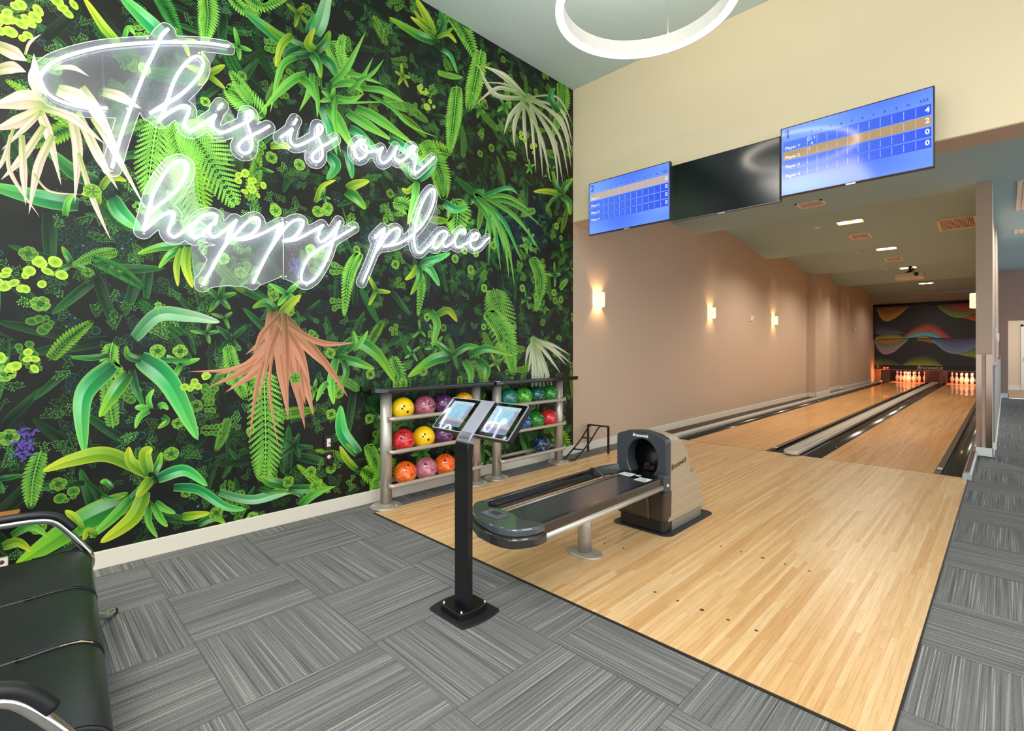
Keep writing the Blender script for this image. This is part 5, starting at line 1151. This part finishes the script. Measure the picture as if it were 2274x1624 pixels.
m = MB(); p = pz(1946, 817); add_text(m, '1', (p[0]+.01, YM-.002, .57), (1.3,0,0), (0,0,1), .14, None, .004); m.build('lane_number', MATS['letter_cream'], bd)
m = MB()
for px in (1964, 1971): p = pz(px, 817); m.lathe([(.035, 0), (1e-4, -.004)], (p[0], YM-.001, p[1]), 14, 'y')
m.build('indicator_lights', mat('red_led', (255,60,40), .5, emit=(255,50,30), estr=6), bd)
MB().box(XM0+.02, XM1, YM+.0, YM+.03, .497, .52).build('bottom_lip', mat('lip', (180,130,110), .4, metal=.4), th)
MB().tube([(XM0, YM-.06, 3.09), (XM1, YM-.06, 3.09)], .055, 16).build('top_roller', mat('roller_black', (20,19,19), .35), th)
MB().box(XM0-.008, XM0+.02, YM-.03, YM+.03, 1.70, 3.05).build('side_post', MATS['roller_black'], th)
MB().box(XM0-.008, XM0+.018, YM, YM+.03, .0, 1.70).build('side_strip', mat('side_strip', (170,150,130), .4), th)
# pit behind
struct(MB().box(-4.1, -.2, 26.45, 26.6, -.1, 2.5).build('wall_pit', mat('pit_curtain', (34,22,18), .8)))
kb = mat('kickback_board', (120,84,66), .45)
for x0, x1, y0, lb in ((-3.84, -3.64, 24.98, 'brown upright kickback board in the left corner of the pin pit'), (-3.53, -3.30+.0, 24.6, 'brown ball stop board standing over the left gutter of the left lane'), (-1.80, -1.70, 24.6, 'brown upright board between the two pin decks')):
    o = MB().box(x0, x1, y0, y0+.04, -.02 if x0 > -3.6 else 0, .50).build('kickback_board', kb, bev=.006); tag(o, lb, 'divider board', 'boards at the pin pit')
o = MB().box(-2.28, -1.64, 25.35, 26.4, .001, .50).build('pit_divider', mat('pit_wood', (34,20,15), .6)); tag(o, 'dark brown wooden divider block between the two pin decks', 'divider')
o = MB().box(-3.865, -3.6, 25.3, 26.4, .001, .52).build('pit_divider', MATS['pit_wood']); tag(o, 'dark brown wooden side of the pin pit at the left wall', 'divider')
# ================================================================ score screens
tvb = mat('tv_black', (12,11,13), .3)
def screen_mat():
    k = NT('lcd_blue'); a = k.n('ShaderNodeVertexColor'); a.layer_name = 'Col'; k.b.inputs['Base Color'].default_value = (.004,.004,.006,1); k.b.inputs['Roughness'].default_value = .09; k.b.inputs['Specular IOR Level'].default_value = .55
    k.l(a.outputs['Color'], k.b.inputs['Emission Color']); k.b.inputs['Emission Strength'].default_value = .92; return k.m
lcd = screen_mat()
def tv(px, name, label, lane_no=None, hi=0, scores=('0','0','0','0'), Y=5.0):
    P = [at_y(a, b, Y) for a, b in px]; x0 = (P[0][0]+P[3][0])/2; x1 = (P[1][0]+P[2][0])/2; z1 = (P[0][2]+P[1][2])/2; z0 = (P[2][2]+P[3][2])/2; w, h = x1-x0, z1-z0
    th = thing('television', label, 'television', ((x0+x1)/2, Y, z0), 'televisions on the bulkhead')
    MB().box(x0, x1, Y, Y+.045, z0, z1).build('housing', tvb, th, bev=.003)
    MB().box(x0+.2, x1-.2, Y+.045, YF, z0+.12, z0+.36).build('wall_bracket', tvb, th)
    MB().box((x0+x1)/2-.035, (x0+x1)/2+.035, Y-.002, Y+.004, z0-.008, z0+.004).build('logo_tab', mat('tab_silver', (200,200,206), .3, metal=.6), th)
    b = .009
    if lane_no is None:
        MB().box(x0+b, x1-b, Y-.0012, Y, z0+b, z1-b).build('screen', mat('dead_screen', (14,20,22), .13, spec=.9), th)
        MB().box(x0, x1, Y-.003, Y, z0, z0+.007).build('lower_bezel', mat('bezel_grey', (110,112,116), .3, metal=.7), th); return th
    m = MB(); m.vc = True; N, R = 24, 14; vs = []; cs = []
    W_, H_ = w-2*b, h-2*b; q = lambda s, t, d=0: (x0+b+W_*s, Y-.0014-d, z0+b+H_*t)
    for i in range(N+1):
        for j in range(R+1):
            s, t = i/N, j/R; g = .5+.5*math.sin(s*5+t*3.1+lane_no)*math.cos(t*4-s*2); c = np.array(lin(80,122,250))*(1-g)+np.array(lin(124,170,255))*g; vs.append(q(s, t)); cs.append(cmul(c, 1))
    m.add(vs, [(i*(R+1)+j, (i+1)*(R+1)+j, (i+1)*(R+1)+j+1, i*(R+1)+j+1) for i in range(N) for j in range(R)], cs)
    sc = m.build('screen', lcd, th)
    g = MB(); g.vc = True; rows = [(.658, .795), (.520, .645), (.380, .506), (.240, .364)]; hc_ = lin(184,150,104) if lane_no == 1 else lin(196,176,170)
    for r, (a, c) in enumerate(rows):
        col0, col1 = (hc_, hc_) if r == hi else (lin(84,128,240), lin(46,84,236))
        n0 = 12
        for i in range(n0):
            s0, s1 = .014+.977*i/n0, .014+.977*(i+1)/n0; k0, k1 = i/n0, (i+1)/n0; mx_ = lambda t: tuple(u*(1-t)+v_*t for u, v_ in zip(col0, col1))
            g.add([q(s0, a, .0004), q(s1, a, .0004), q(s1, c, .0004), q(s0, c, .0004)], [(0, 1, 2, 3)], [mx_(k0), mx_(k1), mx_(k1), mx_(k0)])
        for i in range(11):
            s = .195+.0706*i; g.add([q(s, a+.015, .0008), q(s+.004, a+.015, .0008), q(s+.004, c-.015, .0008), q(s, c-.015, .0008)], [(0, 1, 2, 3)], lin(176,190,250))
    g.build('score_grid', lcd, sc)
    t = MB(); t.vc = True; wc = lin(236,238,255); dc = lin(56,76,176); ux, uy = (1,0,0), (0,0,1)
    add_text(t, str(lane_no), q(.022, .845, .001), (1,0,0), uy, .105, dc, .001)
    for r, (a, c) in enumerate(rows):
        add_text(t, 'Player %d' % (r+1), q(.028, a+.018, .001), ux, uy, .037, wc, .0011); add_text(t, scores[r], q(.955, a+.04, .001), ux, uy, .056, wc, .0018)
    for i in range(10): add_text(t, str(i+1), q(.225+.0706*i, .835, .001), ux, uy, .030, dc, .0006, 0, 'CENTER')
    add_text(t, '1:03', q(.922, .838, .001), ux, uy, .034, dc, .0007)
    if lane_no == 1:
        add_text(t, '2', q(.203, .742, .001), ux, uy, .028, wc, .0005); add_text(t, '2', q(.240, .742, .001), ux, uy, .034, wc, .0006); add_text(t, '4', q(.222, .665, .001), ux, uy, .036, wc, .0006); add_text(t, '2', q(.205, .592, .001), ux, uy, .032, wc, .0006)
        cc = q(.211, .757, .001); rr = .0155; vs = [(cc[0]+(rr+dr_)*math.cos(a_*math.pi/10), cc[1], cc[2]+(rr+dr_)*math.sin(a_*math.pi/10)) for dr_ in (0, .003) for a_ in range(20)]
        t.add(vs, [(k_, (k_+1) % 20, 20+(k_+1) % 20, 20+k_) for k_ in range(20)], wc)
    t.build('score_text', lcd, sc)
    return th
tv([(1307,408),(1488,359),(1488,490),(1308,522)], '', 'lit blue score screen for lane 2, leftmost of the three televisions', 2, 0)
tv([(1490,368),(1732,304),(1734,448),(1489,493)], '', 'switched off black television between the two lit score screens', None, Y=5.03)
tv([(1732,288),(2074,189),(2077,370),(1735,438)], '', 'lit blue score screen for lane 1, rightmost and largest in view', 1, 1, ('4','2','0','0'), Y=4.97)
# ================================================================ ring pendant
RC = (-1.818, 3.165); RO = .632
rg = thing('ring_pendant', 'large white glowing ring pendant hanging from the ceiling', 'pendant lamp', (RC[0], RC[1], 3.79))
rb = mat('ring_body', (226,222,216), .5)
def ringprof(p, n=96): 
    m = MB(); vs = [(RC[0]+r*math.cos(2*math.pi*k/n), RC[1]+r*math.sin(2*math.pi*k/n), z) for r, z in p for k in range(n)]; K = len(p)
    m.add(vs, [(j*n+k, j*n+(k+1) % n, ((j+1) % K)*n+(k+1) % n, ((j+1) % K)*n+k) for j in range(K) for k in range(n)]); return m
ringprof([(RO-.052, 3.803), (RO-.052, 3.91), (RO-.006, 3.91), (RO-.006, 3.803)]).build('ring_body', rb, rg)
glow = mat('ring_glow', (255,250,240), .5, emit=(255,246,232), estr=9.0)
ringprof([(RO-.024, 3.790), (RO-.024, 3.802), (RO, 3.802), (RO, 3.790)]).build('diffuser', glow, rg)
ringprof([(RO-.054, 3.790), (RO-.054, 3.802), (RO-.028, 3.802), (RO-.028, 3.790)]).build('diffuser', glow, rg)
ringprof([(RO-.044, 3.911), (RO-.044, 3.915), (RO-.014, 3.915), (RO-.014, 3.911)]).build('uplight', mat('ring_up', (255,250,240), .5, emit=(255,244,226), estr=50.0), rg)
q = at_z(1480, 72, 3.91); a0 = math.atan2(q[1]-RC[1], q[0]-RC[0])
for i in range(3):
    a = a0+i*2*math.pi/3; x, y = RC[0]+(RO-.03)*math.cos(a), RC[1]+(RO-.03)*math.sin(a); MB().tube([(x, y, 3.90), (x, y, ZC)], .0018, 6).build('cable', mat('cable_steel', (120,116,108), .4, metal=.6), rg)
    MB().lathe([(.006, 3.91), (.006, 3.935), (.003, 3.945)], (x, y, 0), 8).build('cable_grip', silver_m, rg)
MB().lathe([(.09, ZC-.03), (.09, ZC)], (RC[0], RC[1], 0), 24).build('ceiling_canopy', rb, rg)
# ================================================================ sconces
def mosaic():
    k = NT('sconce_mosaic'); tc = k.n('ShaderNodeTexCoord'); v_ = k.n('ShaderNodeTexVoronoi', Scale=90.0); k.l(tc.outputs['Object'], v_.inputs['Vector'])
    c = k.ramp(v_.outputs['Color'], [(.2, lin(226,176,104)), (.5, lin(255,226,170)), (.8, lin(255,244,214))]); k.l(c, k.b.inputs['Emission Color']); k.l(c, k.b.inputs['Base Color']); k.b.inputs['Emission Strength'].default_value = 1.25; k.b.inputs['Roughness'].default_value = .3; return k.m
mos = mosaic()
def sconce(y, z, side, label, pw=8.0):
    X0 = XW if side > 0 else -.279; s = side
    if side < 0: X0 = -.26
    th = thing('wall_sconce', label, 'wall lamp', (X0, y, z-.105), 'mosaic glass sconces')
    sec = [(X0+s*.012, y-.085)] + [(X0+s*(.03+.075*math.sin(math.pi*i/10)**.8), y-.085*math.cos(math.pi*i/10)) for i in range(11)] + [(X0+s*.012, y+.085)]
    n = len(sec); m = MB(); m.add([(a, b, z-.10) for a, b in sec] + [(a, b, z+.10) for a, b in sec], [(i, i+1, n+i+1, n+i) for i in range(n-1)]); sh = m.build('shade', mos, th)
    mod = sh.modifiers.new('t', 'SOLIDIFY'); mod.thickness = .004
    for dz in (-.10, .10): MB().tube([(a, b, z+dz) for a, b in sec], .003, 6).build('trim_band', silver_m, th)
    MB().box(min(X0, X0+s*.012), max(X0, X0+s*.012), y-.05, y+.05, z-.06, z+.06).build('back_plate', silver_m, th)
    L = bpy.data.lights.new('bulb', 'POINT'); L.energy = pw; L.color = (1, .72, .38); L.shadow_soft_size = .02; o = bpy.data.objects.new('sconce_bulb', L); C.objects.link(o); attach_l(o, th, (X0+s*.06, y, z))
def attach_l(o, th, loc): o.parent = th; o.location = Vector(loc) - Vector(WLOC[th.name])
sconce(5.70, 2.04, 1, 'glowing mosaic wall sconce nearest the mural on the tan wall')
sconce(9.38, 2.04, 1, 'glowing mosaic wall sconce in the middle of the tan wall')
sconce(13.0, 2.04, 1, 'glowing mosaic wall sconce farthest down the tan wall, right of the thermostat')
sconce(9.50, 2.035, -1, 'glowing mosaic sconce half hidden behind the right column')
# small wall devices
for p, X, lb in (((1667,707), XW, 'small white wall sensor between the second and third sconces'), ((1898,732), -3.83, 'tiny white wall sensor near the far end of the tan wall')):
    q = at_x(p[0], p[1], X); t_ = thing('wall_sensor', lb, 'sensor', (X, q[1], q[2]-.06)); MB().box(X, X+.03, q[1]-.05, q[1]+.05, q[2]-.06, q[2]+.06).build('body', white2_m, t_, bev=.004)
    MB().sphere((X+.035, q[1]+.06, q[2]), .022, 10, 8).build('lens', white2_m, t_)
for Yd, lb in ((9.8, 'white switch plate on the partition wall just behind the column'), (13.4, 'white sensor on the partition wall farther along the hallway')):
    t_ = thing('switch_plate', lb, 'switch', (-.128, Yd, 1.5)); Xs = -.15 if Yd < 11.9 else -.122
    MB().box(-.15 if Yd < 11 else -.15, -.10, Yd-.06, Yd+.06, 1.50, 1.66).build('plate', white2_m, t_, bev=.003)
# column guards
for (a, b) in ((-.279, -.224), (-.186, -.128)):
    o = MB().box(a, b, 8.682, 8.7, .11, 1.293).build('corner_guard', steel_m, bev=.002)
    tag(o, 'polished steel guard strip on the %s side of the column face' % ('left' if a < -.25 else 'right'), 'wall guard', 'column guards')
# ================================================================ ceiling fixtures
def fixture(cor):
    P = [ceil_pt(*c)[0] for c in cor]; sl = ceil_pt(*cor[0])[1]; c = sum(P, Vector())/4
    w = ((P[1]-P[0]).x + (P[2]-P[3]).x)/2; d = abs(((P[3]-P[0]).y + (P[2]-P[1]).y)/2)
    return c, abs(w), d, sl
def fix_mb(c, sl): m = MB(); m.M = Matrix.Translation(c) @ Matrix.Rotation(sl, 4, 'X'); return m
lens_m = mat('lamp_lens', (255,250,240), .5, emit=(255,236,200), estr=14.0); tray_m = mat('light_tray', (250,236,210), .5, emit=(255,232,190), estr=.75)  # tray emission stands in for the lamps' light falling on it
POS = ['nearest the televisions', 'second along the lanes', 'just above the projector', 'farthest, over the pin end']
for i, cor in enumerate([[(1854,494),(1915,483),(1922,490),(1862,502)], [(1942,552),(1990,546),(1996,551),(1947,558)], [(1995,594.5),(2036,591),(2039,594),(1998,598)], [(2038,629),(2074,626),(2075,629),(2040,631.5)]]):
    c, w, d, sl = fixture(cor); d = max(d, .22); w = min(w, .62)
    th = thing('recessed_light', 'lit rectangular two lamp ceiling light over the lanes, %s' % POS[i], 'ceiling light', tuple(c), 'recessed lights over the lanes')
    m = fix_mb(c, sl); 
    for q_ in ((-w/2, -w/2+.02, -d/2, d/2), (w/2-.02, w/2, -d/2, d/2), (-w/2, w/2, -d/2, -d/2+.02), (-w/2, w/2, d/2-.02, d/2)): m.box(*q_, -.012, .002)
    m.build('frame', white2_m, th); m = fix_mb(c, sl).box(-w/2+.02, w/2-.02, -d/2+.02, d/2-.02, -.006, .0); m.build('tray', tray_m, th)
    for sx in (-.24, .24):
        m = fix_mb(c, sl).lathe([(.065, -.016), (.065, -.006)], (sx*w, 0, 0), 20); m.build('lamp', lens_m, th)
    L = bpy.data.lights.new('downlight', 'SPOT'); L.energy = 300 if i < 3 else 130; L.color = (1, .93, .82); L.spot_size = math.radians(150); L.spot_blend = .6; L.shadow_soft_size = .12
    o = bpy.data.objects.new('downlight', L); C.objects.link(o); attach_l(o, th, c + Vector((0, 0, -.05)))
def vent(cor, label, vertical=True, wmax=9, n=14, X1=None):
    c, w, d, sl = fixture(cor); w = min(w, wmax)
    th = thing('ceiling_vent', label, 'air vent', tuple(c), 'air vents in the lane ceiling')
    f = .028; m = fix_mb(c, sl)
    for q_ in ((-w/2, -w/2+f, -d/2, d/2), (w/2-f, w/2, -d/2, d/2), (-w/2, w/2, -d/2, -d/2+f), (-w/2, w/2, d/2-f, d/2)): m.box(*q_, -.014, .002)
    m.build('frame', pinkw_m, th); fix_mb(c, sl).box(-w/2+f, w/2-f, -d/2+f, d/2-f, -.003, .001).build('duct', mat('duct_dark', (58,40,34), .8), th)
    m = fix_mb(c, sl)
    for i in range(n):
        x = -w/2+f+(w-2*f)*(i+.5)/n; m.box(x-.25*(w-2*f)/n, x+.25*(w-2*f)/n, -d/2+f, d/2-f, -.010, -.004)
    m.build('louvers', pinkw_m, th)
vent([(1764,453),(1822,443),(1838,450),(1782,465)], 'pale square ceiling vent nearest the televisions', n=10)
vent([(1883,522),(1928,515.5),(1939.5,525),(1893,533)], 'pale ceiling vent between the first and second recessed lights', n=10)
vent([(1962.5,574),(2002,568.5),(2007.5,575),(1970,581.5)], 'pale ceiling vent in front of the projector', n=9)
vent([(2050,641),(2076,639),(2080,642),(2052,644.5)], 'small pale ceiling vent close to the masking unit', n=8)
vent([(2081,488),(2170,477.5),(2170,504),(2085,511.5)], 'wide slatted return air grille beside the column', n=22)
for i, p in enumerate([(1813,505.6), (1903,560), (1967,598.5), (2013.5,631)]):
    c, sl = ceil_pt(*p); o = fix_mb(c, sl).lathe([(.07, .0), (.07, -.008), (1e-4, -.014)], (0,0,0), 20).build('sprinkler_cover', white2_m); tag(o, 'small round white sprinkler cap on the lane ceiling, %s' % ('nearest', 'second', 'third, beside the projector', 'farthest')[i], 'sprinkler cap', 'round caps on the lane ceiling')
for i, (p0, p1) in enumerate([((2258,402),(2256,466)), ((2255,518),(2256,510))]):
    a = at_z(*p0, 3.475); b = at_z(*p1, 3.475); y0, y1 = min(a[1], b[1]), max(a[1], b[1]); x0 = .10
    th = thing('hall_ceiling_panel', ['large pinkish access panel on the hallway ceiling at the right edge', 'narrow pinkish ceiling vent farther along the hallway'][i], 'ceiling panel', (x0, y0, 3.475))
    MB().box(x0, x0+.6, y0, y1, 3.46, 3.476).build('frame', pinkw_m, th, bev=.003); MB().box(x0+.05, x0+.055, y0+.05, y1-.02, 3.4585, 3.461).build('joint', mat('joint_dark', (120,80,66), .6), th)
# projector
q = Vector(at_y(2021, 612, 16.6)); cp, _ = ceil_pt(2019, 600); zc2 = 3.455
th = thing('projector', 'white ceiling projector with dangling black cables over the lanes', 'projector', (q.x, q.y, q.z))
MB().prism(rrect(q.x-.30, q.x+.30, q.y-.22, q.y+.22, .08), 'z', q.z-.10, q.z+.06).build('body', mat('projector_white', (224,214,196), .4), th, bev=.03, seg=3)
MB().lathe([(.05, -.03), (.05, .0), (.035, .0)], (q.x+.15, q.y-.22, q.z), 16, 'y').build('lens', tvb, th)
MB().tube([(q.x, q.y, q.z+.06), (q.x, q.y, 3.46 + .445*((16.05+3.8-16.6)/3.8))], .025, 10).build('mount_pole', black_m, th)
m = MB()
for k_ in range(5):
    a = random.uniform(-.12, .12); m.tube(smooth_pts([(q.x+a, q.y-.1, q.z+.07), (q.x+a+.1, q.y-.16, q.z+.12), (q.x-a, q.y-.08, q.z+.17), (q.x+.02, q.y, q.z+.23)], 5), .008, 5)
m.build('cables', black_m, th)
# ================================================================ lights, world, camera
def area(name, loc, rot, sx, sy, e, col=(1,1,1)):
    L = bpy.data.lights.new(name, 'AREA'); L.shape = 'RECTANGLE'; L.size = sx; L.size_y = sy; L.energy = e; L.color = col
    o = bpy.data.objects.new(name, L); C.objects.link(o); o.location = loc; o.rotation_euler = rot; return o
# unseen fill lights added behind and beside the camera to brighten the room
area('lounge_fill', (0.6, -1.6, 4.6), (0,0,0), 2.2, 2.2, 190, (1,.93,.84))
area('lounge_fill', (3.2, 1.6, 4.6), (0,0,0), 2.2, 2.2, 110, (1,.93,.84))
area('lounge_fill', (-2.6, -.9, 4.6), (0,0,0), 1.6, 1.6, 70, (1,.93,.84))
area('ceiling_fill', (1.4, -1.2, 3.5), (math.pi,0,0), 1.4, 1.4, 110, (1,.97,.92))  # unseen upward fill added to lighten the ceiling
for Yw, Xw in ((9.35, -3.80), (12.9, -3.80), (16.4, -3.62), (20.15, -3.66)):     # wall washers tucked behind the ceiling steps
    L = bpy.data.lights.new('wall_washer', 'SPOT'); L.energy = 22; L.color = (1, .86, .64); L.spot_size = math.radians(70); L.spot_blend = .8; L.shadow_soft_size = .04
    o = bpy.data.objects.new('wall_washer', L); C.objects.link(o); o.location = (Xw, Yw, 3.72); o.rotation_euler = (math.radians(8), math.radians(-14), 0)
# the far pit lamps that redden the pins
for cx in (L1, L2):
    area('pit_lamp', (cx, 25.0, .60), (math.radians(48),0,0), .9, .06, 24, (1,.30,.13))
area('pit_lamp', (-3.4, 24.75, .42), (0, math.radians(70), 0), .1, .1, 5, (1,.30,.10))
# hallway lamp
area('hall_lamp', (.45, 12, 3.4), (0,0,0), .6, 3, 60, (1,.95,.9))
area('corridor_lamp', (.8, 21.3, 2.9), (0,0,0), .8, .8, 45, (1,.9,.78))
w = bpy.data.worlds.new('daylight'); S.world = w; w.use_nodes = True
bg = w.node_tree.nodes['Background']; bg.inputs['Color'].default_value = (.86,.93,1.0,1); bg.inputs['Strength'].default_value = 2.0
cam = bpy.data.cameras.new('camera'); co = bpy.data.objects.new('camera', cam); C.objects.link(co); S.camera = co
co.location = (0,0,H); co.rotation_euler = (math.radians(90), 0, YAW)
cam.sensor_fit = 'HORIZONTAL'; cam.sensor_width = 36.0; cam.lens = 36.0*FPX/2274; cam.shift_y = -(812-CY)/2274; cam.clip_start = .02; cam.clip_end = 200
S.view_settings.view_transform = 'Standard'; S.view_settings.look = 'None'; S.view_settings.gamma = 1; S.view_settings.use_curve_mapping = False; S.view_settings.exposure = 0.18
S.cycles.use_denoising = True; S.cycles.max_bounces = 8; S.cycles.transparent_max_bounces = 12; S.cycles.diffuse_bounces = 4; S.cycles.sample_clamp_indirect = 6; S.cycles.caustics_reflective = False; S.cycles.caustics_refractive = False
